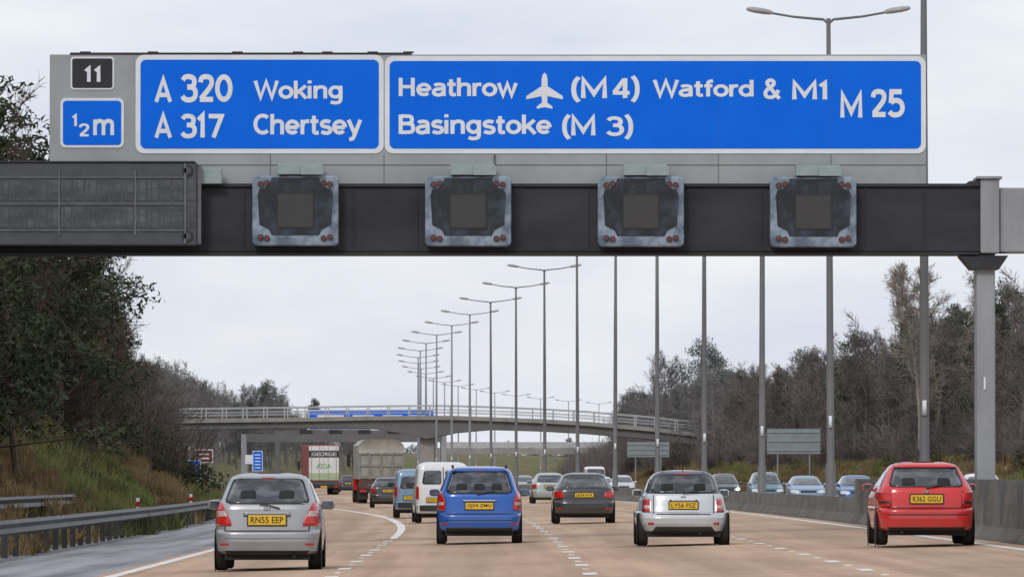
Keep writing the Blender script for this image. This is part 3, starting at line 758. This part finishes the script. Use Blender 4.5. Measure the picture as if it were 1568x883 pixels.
w,H,L,bt,wr=.845,1.41,3.64,.95,.575
ks=[(.24,w*.88,.14,L-.12),(.28,w*.96,.05,L-.04),(.42,w*1.01,0,L),(.52,w*1.02,.0,L),(.58,w*1.01,.03,L-.03),(.63,w*.985,.10,L-.06),(.74,w*.955,.13,L-.15),
    (.86,w*.92,.16,L-.6),(.94,w*.885,.19,L-1.0),(.97,w*.845,.22,L-1.08),(1.0,w*.825,.24,L-1.12),(1.15,w*.765,.32,L-1.35),(1.24,wr+.035,.37,L-1.5),(1.30,wr-.005,.40,L-1.6),(1.345,wr-.06,.45,L-1.7),(1.38,wr-.15,.57,L-1.85),(1.40,wr-.28,.8,L-2.1),(1.41,wr*.3,1.2,L-2.3)]
c=Car('silver_compact_car',3.19,125,p_mini,ks,L,n=5.5,belt=.97,roofm=p_roofb,wr=.31,wheels=(.58,L-.68))
std_glass(c,.95,H,wr,w)
c.patch('rear_window',m_glass,[(.99,-.46,.46),(1.01,-.57,.57),(1.05,-.60,.60),(1.24,-.53,.53),(1.285,-.49,.49),(1.30,-.40,.40)],off=.011)
c.headrests(1.16,(-.3,.3),.11)
c.both('light_bezel',m_chrome,[(.625,-.735,-.62),(.65,-.765,-.60),(.85,-.745,-.60),(.885,-.715,-.625)],off=.010,m=6)
c.both('tail_light',m_red,[(.64,-.725,-.63),(.66,-.75,-.615),(.76,-.75,-.615),(.84,-.73,-.615),(.87,-.70,-.635)],off=.016,m=6)
c.both('tail_light_clear',m_clear,[(.70,-.74,-.625),(.755,-.74,-.625)],off=.022,m=4)
c.patch('chrome_strip',m_chrome,[(.835,-.25,.25),(.86,-.26,.26)],off=.03,m=6)
c.plate('LY56 FSZ',.755,.52,.125)
c.patch('shut_line',m_trim,[(.585,-.50,.50),(.598,-.50,.50)],off=.006)
c.both('shut_line',m_trim,[(.60,-.565,-.552),(.95,-.565,-.552)],off=.006,m=2)
c.patch('lower_valance',m_trim,[(.245,-.60,.60),(.36,-.52,.52)],off=.008)
c.both('arch_trim',m_trim,[(.27,-.99,-.74),(.40,-.99,-.80),(.55,-.99,-.825)],off=.008)
c.both('fog_light',m_red,[(.40,-.66,-.56),(.44,-.66,-.56)],off=.008,m=4)
c.patch('high_brake_light',m_red,[(1.33,-.12,.12),(1.342,-.12,.12)],off=.012,m=4)
box('badge',-.05,.05,c.ry(0,.915)-.02,c.ry(0,.915)-.008,.90,.93,m_chrome,c.root,.01)
c.wiper(0,.97,.28,1.02); c.mirrors(.98,p_mini,sz=.10)
a=Acc(); a.tube([(.0,.9,1.40),(.02,.8,1.56)],.006,5); a.make('aerial',m_trim,c.root)
a=Acc(); a.tube([(.3,0.3,.24),(.3,.06,.24)],.03,10); a.make('exhaust',m_under,c.root)

w,H,L,bt,wr=.84,1.42,3.72,.94,.575
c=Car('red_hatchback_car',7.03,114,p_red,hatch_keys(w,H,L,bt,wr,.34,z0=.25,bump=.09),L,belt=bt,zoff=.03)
std_glass(c,bt,H,wr,w)
c.patch('rear_window_seal',m_trim,[(.985,-.57,.57),(1.0,-.62,.62),(1.05,-.625,.625),(1.27,-.55,.55),(1.315,-.52,.52),(1.325,-.45,.45)],off=.005)
c.patch('rear_window',m_glass,[(1.0,-.52,.52),(1.015,-.585,.585),(1.05,-.595,.595),(1.26,-.525,.525),(1.30,-.50,.50),(1.31,-.42,.42)],off=.011)
c.headrests(1.14,(-.3,.3),.11)
c.both('tail_light',m_red,[(.655,-.99,-.635),(.70,-.99,-.60),(.88,-.99,-.60),(.925,-.99,-.63)],off=.014)
c.both('tail_light_smoked',M('lens_smoked',(.10,.01,.012),None,9,.2,coat=.5),[(.70,-.82,-.62),(.76,-.82,-.62)],off=.02,m=6)
c.patch('spoiler',p_red,[(1.325,-.54,.54),(1.36,-.53,.53)],off=.05)
c.plate('R362 GGU',.785,.54,.135)
c.patch('shut_line',m_trim,[(.625,-.66,.66),(.64,-.66,.66)],off=.006)
c.both('shut_line',m_trim,[(.64,-.60,-.588),(.93,-.62,-.608)],off=.006,m=2)
c.patch('bumper_strip',m_trim,[(.515,-.80,.80),(.53,-.80,.80)],off=.010)
c.patch('lower_valance',m_trim,[(.255,-.64,.64),(.31,-.66,.66)],off=.008)
c.wiper(0,.97,.30,1.02); c.mirrors(.98,p_red,sz=.09)
box('badge',-.04,.04,c.ry(0,.90)-.02,c.ry(0,.90)-.008,.88,.93,m_chrome,c.root,.01)
a=Acc(); a.tube([(-.42,0.3,.22),(-.42,.06,.22)],.03,10); a.make('exhaust',m_under,c.root)

w,H,L,bt,wr=.875,1.43,4.25,.94,.58
c=Car('dark_hatchback_car',2.02,188,p_black,hatch_keys(w,H,L,bt,wr,.45),L,belt=bt)
std_glass(c,bt,H,wr,w)
c.patch('rear_window',m_glass,[(1.0,-.50,.50),(1.02,-.60,.60),(1.25,-.54,.54),(1.31,-.44,.44)],off=.011)
c.both('tail_light',m_red,[(.72,-.99,-.62),(.76,-.99,-.55),(.88,-.99,-.60),(.92,-.99,-.72)],off=.012)
c.plate('LK54 EVX',.80,.52,.12); c.mirrors(.98,p_black)
c.patch('shut_line',m_seam,[(.615,-.7,.7),(.63,-.7,.7)],off=.006); c.both('reflector',m_red,[(.40,-.74,-.60),(.44,-.74,-.60)],off=.008,m=4)

def simple(name,X,d,col,H=1.45,w=.86,L=4.2,onc=False,wr=.58,plate='AB05 CDE'):
    bt=.95
    c=Car(name,X,d,col,hatch_keys(w,H,L,bt,wr,.42),L,belt=bt,onc=onc)
    std_glass(c,bt,H,wr,w)
    c.patch('rear_window',m_glass,[(1.0,-.52,.52),(1.03,-.62,.62),(H-.17,-wr*.95,wr*.95),(H-.12,-wr*.8,wr*.8)],off=.011)
    c.both('tail_light',m_red,[(.70,-.99,-.62),(.92,-.99,-.66)],off=.012)
    c.plate(plate,.79); c.mirrors(1.0,col)
    if onc:
        c.both('headlight',m_hlamp,[(.60,-.80,-.45),(.64,-.84,-.42),(.72,-.82,-.48),(.75,-.80,-.6)],front=True,off=.012)
        c.patch('grille',m_trim,[(.62,-.36,.36),(.72,-.38,.38)],front=True,off=.01)
        c.patch('lower_intake',m_trim,[(.30,-.5,.5),(.42,-.55,.55)],front=True,off=.01)
    return c
simple('pale_green_hatchback_car',1.80,318,paint('paint_pale_green',(.38,.44,.42),.2,.35))
simple('dark_green_hatchback_car',-5.8,316,p_black,H=1.42,w=.85)
simple('dark_saloon_car',-14.6,600,p_dark,H=1.5)
c=simple('dark_estate_car',12.0,381,p_dark,H=1.55,onc=True)
for sx in (-.62,.62):
    a=Acc(); disc(a,sx,.68,c.L+.02,c.L+.03,.09,0); 
    ml=bpy.data.materials.get('headlamp_lit')
    if not ml:
        ml=bpy.data.materials.new('headlamp_lit'); ml.use_nodes=True; b=ml.node_tree.nodes['Principled BSDF']; b.inputs['Emission Color'].default_value=(1,.75,.4,1); b.inputs['Emission Strength'].default_value=3
    a.make('headlamp_bulb',ml,c.root)
simple('teal_mpv_car',13.0,345,p_teal,H=1.62,onc=True)
simple('blue_hatchback_car',13.9,318,p_lblue,H=1.42,onc=True)
simple('blue_saloon_car',15.3,298,paint('paint_mid_blue',(.03,.12,.32),.2,.3),H=1.44,onc=True)
simple('silver_saloon_car',.95,560,p_silver,H=1.5,onc=True)
simple('silver_hatchback_car',7.8,480,p_mini,H=1.5,onc=True)
simple('white_saloon_car',18.4,262,p_white,H=1.5,onc=True)
simple('dark_saloon_car',3.3,600,p_dark,H=1.45,onc=True)
simple('white_hatchback_car',6.2,470,p_white,H=1.4,onc=True)

def van(name,X,d,col,H,w,L,plate,wr=None,onc=False,rz=None):
    wr=wr or w-.12
    ks=[(.28,w*.95,.06,L-.1),(.33,w*.985,.0,L),(.52,w,0,L),(.56,w,.05,L-.03),(.8,w,.06,L-.2),(1.05,w*.985,.07,L-1.0),(1.12,w*.975,.08,L-1.1),
        (H-.22,wr+.05,.15,L-1.75),(H-.12,wr+.01,.18,L-1.9),(H-.05,wr-.07,.23,L-2.05),(H-.015,wr-.18,.34,L-2.2),(H,wr*.6,.7,L-2.6)]
    c=Car(name,X,d,col,ks,L,n=12,belt=1.05,onc=onc,rz=rz)
    c.both('rear_door_window',m_glass,[(H-.68,-w*.72,-.09),(H-.63,-w*.76,-.06),(H-.30,-w*.70,-.06),(H-.26,-w*.64,-.10)],off=.010,m=8)
    c.patch('door_gap',m_trim,[(.58,-.012,.012),(H-.16,-.012,.012)],off=.009,m=2)
    c.both('tail_light',m_red,[(.72,-.99,-w*.88),(1.12,-.99,-w*.88)],off=.012,m=5)
    c.patch('rear_bumper',m_trim,[(.36,-w*.95,w*.95),(.54,-w*.95,w*.95)],off=.02)
    c.side([(1.14,L-2.1,L-1.35),(H-.24,L-2.1,L-1.9)])
    c.patch('windscreen',m_glass,[(1.12,-w*.85,w*.85),(H-.2,-wr*.95,wr*.95)],front=True)
    c.plate(plate,.70,.5,.12,x=-.25); c.mirrors(1.15,m_trim,sz=.12)
    return c
c=van('white_van',-2.1,206,p_white,1.86,.85,4.3,'KX53 WPN',rz=.045)
c.patch('livery_block',p_lblue,[(.95,.16,.58),(1.03,.2,.62)],off=.012,m=6)
van('light_blue_van',-3.25,234,p_lblue,1.70,.84,4.2,'YR03 ZKE',rz=.03)
van('white_van',7.3,600,p_white,2.3,.95,5,'AA',onc=True)

def lorry(name,X,d,rz,kind):
    r=empty(name,(X,d,zr(X-R(d))),rz)
    cabc=p_red; wid=1.2
    if kind=='box':
        z0,z1,L=1.1,4.0,11.5
        box('box_body',-1.25,1.25,0,L,z0,z1,M('trailer_side_red',(.34,.07,.06),(.28,.06,.05),1,.5),r,.04)
        box('rear_doors',-1.2,1.2,-.04,-.003,z0+.08,z1-.08,M('trailer_door_white',(.74,.75,.72),(.62,.63,.61),1.5,.5),r)
        box('header_band',-1.2,1.2,-.05,-.042,3.0,3.55,m_black,r)
        text('GEORGE',-.95,.95,3.12,3.42,-.054,m_white,r,.006,'livery_text')
        text('ASDA',-.6,.6,2.1,2.5,-.046,M('livery_green',(.10,.34,.10),None,3,.5),r,.012,'livery_text')
        box('lower_panel_green',-1.2,1.2,-.05,-.042,1.2,1.75,M('livery_green_pale',(.42,.50,.34),(.34,.42,.28),2,.5),r)
        a=Acc(); a.box(-.015,.015,-.058,-.052,z0+.1,z1-.1)
        for x in (-1.0,-.35,.35,1.0): a.tube([(x,-.08,z0+.1),(x,-.08,z1-.1)],.02,6)
        a.make('door_bars',m_lampw,r)
    else:
        z0,z1,L=1.3,3.5,8.5
        dirt=M('tipper_dirty_grey',(.36,.355,.32),(.22,.215,.19),1.3,.8,bump=.3)
        box('tipper_body',-1.22,1.22,0,L,z0,z1-.35,dirt,r,.04)
        v=[];f=[];nx,ny=10,16
        for j in range(ny+1):
            for i in range(nx+1):
                x=-1.24+2.48*i/nx; zz=z1-.34+.34*(1-abs(x/1.24)**6)-.05*abs(math.sin(j*math.pi/2))
                v.append((x,-.03+L*j/ny,zz))
        for j in range(ny):
            for i in range(nx): f.append((j*(nx+1)+i,j*(nx+1)+i+1,(j+1)*(nx+1)+i+1,(j+1)*(nx+1)+i))
        v2=len(v)
        for i in range(nx+1): v.append((-1.24+2.48*i/nx,-.09,z1-.75-.05*(i%2)))
        for i in range(nx): f.append((i,i+1,v2+i+1,v2+i))
        mk('tarpaulin',v,f,M('tarpaulin',(.46,.45,.40),(.33,.325,.29),2,.9),r,True)
        a=Acc()
        for x in (-1.2,-.62,0,.62,1.2): a.box(x-.05,x+.05,-.07,-.004,z0,z1-.8)
        for z in (z0+.1,2.05,2.7): a.box(-1.2,1.2,-.06,-.0035,z-.06,z+.06)
        a.make('tailboard_ribs',M('tailboard',(.28,.27,.24),(.18,.175,.15),2,.7),r)
    box('chassis',-.45,.45,.1,L+2.2,.75,z0-.01,m_under,r)
    box('rear_bumper_bar',-1.2,1.2,-.05,.1,.55,.78,m_trim,r,.02)
    box('tail_frame',-1.22,1.22,-.02,.15,.80,z0-.012,M('frame_dark_'+kind,(.10,.05,.03) if kind!='box' else (.08,.08,.08),None,3,.6),r)
    a=Acc()
    for sx in (-1,1): a.box(sx*1.0-.17,sx*1.0+.17,-.07,-.052,.60,.74)
    a.make('tail_lights',m_red,r)
    box('number_plate',-.26,.26,-.075,-.053,.60,.72,m_plate,r)
    for sx in (-1,1):
        box('mudflap',sx*.98-.27,sx*.98+.27,.2,.23,.22,.8,m_trim,r)
        for y in ([.9,2.2,3.5] if kind=='box' else [1.0,2.4]): wheel(r,sx*.98,y,.5,.5,sx,'rear_wheel')
        wheel(r,sx*1.05,L+1.2,.5,.32,sx,'front_wheel')
    pr=[(L+.25,.7),(L+2.3,.7),(L+2.4,1.4),(L+2.25,1.6),(L+1.95,2.6),(L+1.5,z1-.5),(L+.3,z1-.4)]
    v=[(-wid,y,z) for y,z in pr]+[(wid,y,z) for y,z in pr]; n=len(pr)
    mk('cab',v,[tuple(range(n)),tuple(range(2*n-1,n-1,-1))]+[(i,(i+1)%n,n+(i+1)%n,n+i) for i in range(n)],cabc,r)
    for sx in (-1,1):
        box('cab_mirror',sx*1.42-.1,sx*1.42+.1,L+1.9,L+2.0,2.0,2.75,m_trim,r,.02); box('mirror_bracket',min(sx*1.18,sx*1.42),max(sx*1.18,sx*1.42),L+1.93,L+1.97,2.3,2.35,m_trim,r)
        mk('cab_side_window',[(sx*(wid+.005),L+.9,1.75),(sx*(wid+.005),L+2.0,1.75),(sx*(wid+.005),L+1.8,2.6),(sx*(wid+.005),L+.9,2.6)],[(0,1,2,3)],m_glass,r)
lorry('box_lorry',-15.1,540,.075,'box')
lorry('tipper_lorry',-7.15,368,.06,'tip')

# ------------------------------------------------------------------ vegetation meshes
def rv(r): return Vector((r.gauss(0,1),r.gauss(0,1),r.gauss(0,1)))
def finish(a,name,mats):
    o=a.make(name,mats); me=o.data; bpy.data.objects.remove(o); return me
def ribbon(a,p,q2,w,m=0,r=random):
    s=(q2-p).cross(rv(r)).normalized()*w
    a.add([p-s,p+s,q2+s*.25,q2-s*.25],[(0,1,2,3)],m)
def bare_tree(seed,H=10,n1=18,n2=8,n3=7,spread=.38,tw=.016,up=.55,t0=.22):
    r=random.Random(seed); a=Acc(); base=Vector((0,0,-.3))
    pts=[base]; d=Vector((0,0,1)); p=base
    for i in range(6):
        d=(d+rv(r)*.06).normalized(); p=p+d*(H*.85/6); pts.append(p.copy())
    a.tube(pts,[.17,.14,.11,.085,.06,.04,.015],7)
    def along(P,t):
        t=t*(len(P)-1); i=min(int(t),len(P)-2); return P[i].lerp(P[i+1],t-i)
    for i in range(n1):
        t=t0+(1-t0)*(i+r.random())/n1; o=along(pts,min(t,.99)); an=r.uniform(0,6.283)
        L1=H*spread*(1.15-.75*t)*r.uniform(.7,1.25)
        d=Vector((math.cos(an),math.sin(an),up+t*.9)).normalized()
        P=[o]; p=o
        for k in range(4): d=(d+rv(r)*.13+Vector((0,0,.09))).normalized(); p=p+d*L1/4; P.append(p)
        a.tube(P,[.055*(1.2-t),.042*(1.2-t),.03*(1.2-t),.02*(1.2-t),.008],4)
        for j in range(n2):
            t2=.25+.75*(j+r.random())/n2; o2=along(P,min(t2,.99)); L2=L1*.45*r.uniform(.6,1.2)*(1.2-.5*t2)
            d2=(d+rv(r)*.75+Vector((0,0,.25))).normalized()
            e=o2+d2*L2; mid=o2.lerp(e,.5)+rv(r)*.05*L2
            ribbon(a,o2,mid,tw*1.1,0,r); ribbon(a,mid,e,tw*.9,0,r)
            for k in range(n3):
                t3=.15+.85*(k+r.random())/n3; o3=o2.lerp(e,t3)
                d3=(d2+rv(r)*.6+Vector((0,0,.2))).normalized(); L3=L2*.5*r.uniform(.5,1.2)+.15; e3=o3+d3*L3
                ribbon(a,o3,e3,tw*.75,0,r)
                for _ in range(4):
                    o4=o3.lerp(e3,r.uniform(.2,1)); ribbon(a,o4,o4+(d3+rv(r)*.55).normalized()*L3*.55,tw*.55,0,r)
    return a
def leafcloud(a,c,rad,n,size,r,m=0,squash=.6):
    for _ in range(n):
        v=rv(r).normalized()*rad*(r.random()**.4); v.z*=squash
        p=c+v; t1=rv(r).normalized()*size*r.uniform(.6,1.3); t2=rv(r).normalized()*size*r.uniform(.3,.7)
        a.add([p-t1*.5,p+t2,p+t1*.6],[(0,1,2)],m)
def pine(seed,H=10,conic=True):
    r=random.Random(seed); a=Acc()
    a.tube([(0,0,-.3),(.1,0,H*.5),(0,.1,H*.97)],[.2,.13,.03],7,1)
    n=100 if conic else 75
    for i in range(n):
        t=(.12 if conic else .30)+(.88 if conic else .70)*(i+r.random())/n; an=r.uniform(0,6.283)
        Rm=(H*.26*(1.08-t) if conic else H*.25*math.sin(math.pi*min(1,(t-.28)*1.15+.14)))*r.uniform(.25,1.1)+.12
        c=Vector((math.cos(an)*Rm,math.sin(an)*Rm,H*t+r.uniform(-.2,.2)))
        a.tube([(0,0,H*t-.3),tuple(c)],[.04,.015],3,1)
        leafcloud(a,c,r.uniform(.5,.9)*(1.15-.5*t if conic else 1),r.randint(80,120),.19,r,0,.6)
    return a
def shrub(seed,R0=1.4,leaf=True):
    r=random.Random(seed); a=Acc()
    for _ in range(26 if leaf else 14):
        an=r.uniform(0,6.283); rr=R0*math.sqrt(r.random()); c=Vector((math.cos(an)*rr,math.sin(an)*rr,max(.15,(R0*1.1-rr)*r.uniform(.35,1))))
        if leaf: leafcloud(a,c,r.uniform(.3,.55),r.randint(50,90),.13,r,0,.8)
    for _ in range(260 if not leaf else 90):
        an=r.uniform(0,6.283); o=Vector((math.cos(an)*R0*.5*r.random(),math.sin(an)*R0*.5*r.random(),-.1))
        d=Vector((math.cos(an)*r.uniform(.2,1),math.sin(an)*r.uniform(.2,1),r.uniform(.6,1.6))).normalized(); L=R0*r.uniform(.7,1.5)
        e=o+d*L; ribbon(a,o,e,.014,1,r)
        for _ in range(7):
            o2=o.lerp(e,r.uniform(.3,1)); ribbon(a,o2,o2+(d+rv(r)*.6).normalized()*L*.3,.009,1,r)
    return a
def tuft(seed):
    # patch of rough grass and dead stalks
    r=random.Random(seed); a=Acc()
    for _ in range(700):
        an=r.uniform(0,6.283); rr=1.3*math.sqrt(r.random()); o=Vector((math.cos(an)*rr,math.sin(an)*rr,-.1))
        ribbon(a,o,o+Vector((r.gauss(0,.12),r.gauss(0,.12),r.uniform(.2,.65))),.016,0,r)
    return a
bt=[bare_tree(s,10,n1=[18,22,15][s%3],spread=[.36,.30,.46][s%3],up=[.55,.9,.35][s%3],tw=.019) for s in (1,2,3,4)]
pn=[pine(11,10,True),pine(12,10,False),pine(13,10,False)]
sh=[shrub(21),shrub(22),shrub(23,1.3,False),shrub(24,1.6,False)]
tf=[tuft(41),tuft(42)]
tall=bare_tree(31,10,n1=30,n2=7,n3=6,spread=.19,up=1.7,t0=.15)
def var(accs,nm,mats): return [finish(a,nm,mats) for a in accs]
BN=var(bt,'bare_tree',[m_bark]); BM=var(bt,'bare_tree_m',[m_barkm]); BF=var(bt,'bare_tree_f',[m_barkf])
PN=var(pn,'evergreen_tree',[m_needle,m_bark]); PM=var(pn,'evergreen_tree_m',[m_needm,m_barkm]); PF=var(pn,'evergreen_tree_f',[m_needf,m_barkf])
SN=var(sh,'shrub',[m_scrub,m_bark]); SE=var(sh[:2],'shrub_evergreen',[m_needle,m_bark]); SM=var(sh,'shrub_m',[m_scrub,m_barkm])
TG=var(tf,'rough_grass',[M('grass_green',(.10,.13,.035),(.16,.15,.05),.5,.9,coord='World',rnd=.25)])+var(tf,'dead_grass',[M('grass_dead',(.24,.17,.08),(.15,.105,.05),.5,.9,coord='World',rnd=.25)])
TM=var([tall],'poplar_m',[M('poplar_bark',(.30,.26,.22),(.22,.19,.16),.5,.9,coord='World')])
rg=random.Random(99)
def put(me,X,d,z,s,parent=None,name=None,sx=None):
    o=bpy.data.objects.new(name or me.name,me); o.location=(X,d,z); k=sx or s
    o.scale=(k*rg.uniform(.85,1.2),k*rg.uniform(.85,1.2),s); o.rotation_euler=(rg.uniform(-.04,.04),rg.uniform(-.04,.04),rg.uniform(0,6.28))
    return link(o,parent)
W1=empty('woodland')
def topL(d): return float(np.interp(d,[100,200,235,270,300,330,370,450,600,700,800,900,950,1000,1050,1120],[13,13,12.6,11.9,10.6,9.3,8.9,9.6,11.8,14,14.2,13.0,13.5,16,13,11.5]))
for i in range(560):
    d=140+(i/560)**1.28*1000; u=-rg.uniform(25.2,25.2+22*(rg.random()**.8)+1)
    z=zb(u); t=topL(d)*rg.uniform(.82,1.04)+(-.6 if u>-27 else 0)
    s=max(.3,(t-z)/9.6); ev=rg.random()<(.26 if d<330 else .12)
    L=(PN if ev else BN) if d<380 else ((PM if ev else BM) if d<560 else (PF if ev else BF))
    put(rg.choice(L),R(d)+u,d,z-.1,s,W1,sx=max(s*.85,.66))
for i in range(250):
    d=150+(i/250)**1.2*560; u=-rg.uniform(25.4,31)
    L=(SE+SN[2:] if rg.random()<.55 else SN) if d<420 else SM
    put(rg.choice(L),R(d)+u,d,zb(u)-.15,rg.uniform(.6,1.5),W1)
S1=empty('scrub')
for i in range(60):
    d=150+i*4; u=-rg.uniform(22.5,25.8)
    put(rg.choice(SN[:2] if rg.random()<.5 else SN),R(d)+u,d,zb(u)-.15,rg.uniform(.18,.5),S1)
for i in range(620):
    d=135+(i/620)**1.2*330; u=-rg.uniform(20.9,27)
    gdx=math.sin(d*.06+u*.5)>-.1
    put(TG[rg.choice((0,1)) if gdx else rg.choice((2,3))],R(d)+u,d,zb(u)-.05,rg.uniform(.5,1.0),S1,sx=rg.uniform(.8,1.2))
for i in range(380):
    d=300+(i/380)*400; u=rg.uniform(18.4,25)
    put(TG[rg.choice((2,3,3,0))],R(d)+u,d,zb(u)-.05,rg.uniform(.6,1.2),S1,sx=rg.uniform(1,1.5))
put(PN[1],R(186)-24.2,186,1.0,1.12,None,'pine_tree'); put(PN[0],R(178)-23.6,178,1.2,1.04,None,'pine_tree'); put(PN[2],R(236)-24.8,236,1.6,1.04,None,'pine_tree'); put(PN[0],R(262)-24.6,262,1.8,.92,None,'pine_tree')
put(BN[1],R(182)-22.9,182,.6,1.12,None,'bare_tree',sx=.8); put(BN[2],R(245)-24.2,245,1.4,1.02,None,'bare_tree',sx=.8)
put(SE[0],R(300)-23.2,300,.9,1.7,None,'evergreen_bush'); put(SE[1],R(306)-24.2,307,1.2,1.9,None,'evergreen_bush')
put(SE[1],R(222)-24.0,222,1.2,.8,None,'evergreen_bush')
W2=empty('woodland')
def topR(d): return float(np.interp(d,[300,380,440,500,540,580,640,700,900],[13,13.2,13.6,13.6,12.4,11.6,12.2,12.6,12.5]))
for i in range(340):
    d=325+(i/340)*520; u=rg.uniform(24.5,25.5+26*rg.random())
    if u<28 and d<480 and rg.random()<.5: u+=5
    z=zb(u); t=topR(d)*rg.uniform(.72,1.0); s=(t-z)/9.7; ev=rg.random()<(.30 if 470<d<530 else .13)
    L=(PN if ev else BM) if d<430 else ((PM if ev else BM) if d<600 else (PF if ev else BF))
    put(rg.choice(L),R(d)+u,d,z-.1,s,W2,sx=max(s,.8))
for i in range(240):
    d=320+(i/240)*420; u=rg.uniform(23.5,31); put(rg.choice(SM[2:] if rg.random()<.6 else SM),R(d)+u,d,zb(u)-.15,rg.uniform(.6,1.7),W2)
for X,d,s in ((21.6,420,1.45),(23.3,430,1.5),(25.4,425,1.42),(26.7,432,1.48),(29,436,1.4),(27.6,440,1.35),(23.9,470,1.6)): put(TM[0],X+4.6,d+10,3.6,s*.90,None,'poplar_tree')
put(BF[2],14.6,735,1.5,1.42,None,'bare_tree',sx=1.1); put(BF[0],17,742,1.8,1.4,None,'bare_tree'); put(PF[2],20.6,730,2.2,1.38,None,'pine_tree',sx=1.25); put(PF[1],22.4,738,2.2,1.25,None,'pine_tree')
W3=empty('woodland')
for i in range(170):
    d=rg.uniform(860,1050); u=rg.uniform(25,75)
    z=zb(u)*.6; t=rg.uniform(7.5,9.8)
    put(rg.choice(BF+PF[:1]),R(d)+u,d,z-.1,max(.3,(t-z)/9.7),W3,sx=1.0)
for i in range(140):
    d=rg.uniform(700,1150); u=rg.uniform(19.5,25); put(rg.choice(SM[2:]),R(d)+u,d,zb(u)-.2,rg.uniform(1.0,2.0),W3)
for i in range(230):
    X=-110+i*1.35; d=1480+rg.uniform(0,60); put(rg.choice(BF+PF[:1]),X,d,-.5,rg.uniform(.75,1.12),W3,sx=1.4)

# ------------------------------------------------------------------ world, sun, camera
wd=bpy.data.worlds.new('World'); scene.world=wd; wd.use_nodes=True; nt=wd.node_tree
bg=nt.nodes['Background']; bg.inputs['Strength'].default_value=.1
sky=nt.nodes.new('ShaderNodeTexSky'); sky.sky_type='NISHITA'; sky.sun_disc=False
sky.sun_elevation=math.radians(38); sky.sun_rotation=math.radians(200)
tc=nt.nodes.new('ShaderNodeTexCoord'); mp=nt.nodes.new('ShaderNodeMapping'); mp.inputs['Scale'].default_value=(1,1,3.2)
no=nt.nodes.new('ShaderNodeTexNoise'); no.inputs['Scale'].default_value=13; no.inputs['Detail'].default_value=5; no.inputs['Roughness'].default_value=.5
rp=nt.nodes.new('ShaderNodeValToRGB'); rp.color_ramp.elements[0].position=.36; rp.color_ramp.elements[1].position=.64
rp.color_ramp.elements[0].color=(.71,.75,.88,1); rp.color_ramp.elements[1].color=(.93,.96,1.0,1)
vm=nt.nodes.new('ShaderNodeVectorMath'); vm.operation='SCALE'; vm.inputs['Scale'].default_value=9.8
mx=nt.nodes.new('ShaderNodeMix'); mx.data_type='RGBA'; mx.inputs['Factor'].default_value=.9
nt.links.new(tc.outputs['Generated'],mp.inputs[0]); nt.links.new(mp.outputs[0],no.inputs['Vector']); nt.links.new(no.outputs['Fac'],rp.inputs[0])
nt.links.new(rp.outputs[0],vm.inputs[0]); nt.links.new(sky.outputs[0],mx.inputs['A']); nt.links.new(vm.outputs[0],mx.inputs['B'])
nt.links.new(mx.outputs['Result'],bg.inputs['Color'])
sl=bpy.data.lights.new('sun','SUN'); sl.energy=1.2; sl.angle=math.radians(14); sl.color=(1,.96,.9)
so=bpy.data.objects.new('sun',sl); link(so)
el,az=math.radians(38),math.radians(200)
dv=Vector((math.sin(az)*math.cos(el),math.cos(az)*math.cos(el),math.sin(el)))
so.rotation_euler=dv.to_track_quat('Z','Y').to_euler()
cam=bpy.data.cameras.new('camera'); co=bpy.data.objects.new('camera',cam); link(co)
cam.lens=36*10300/1568; cam.sensor_width=36; cam.clip_end=12000; cam.clip_start=1
co.location=(0,0,1.45); co.rotation_euler=(math.radians(90)+math.atan(288.5/10300),0,0)
scene.camera=co
scene.view_settings.view_transform='Standard'; scene.view_settings.look='None'; scene.view_settings.exposure=0
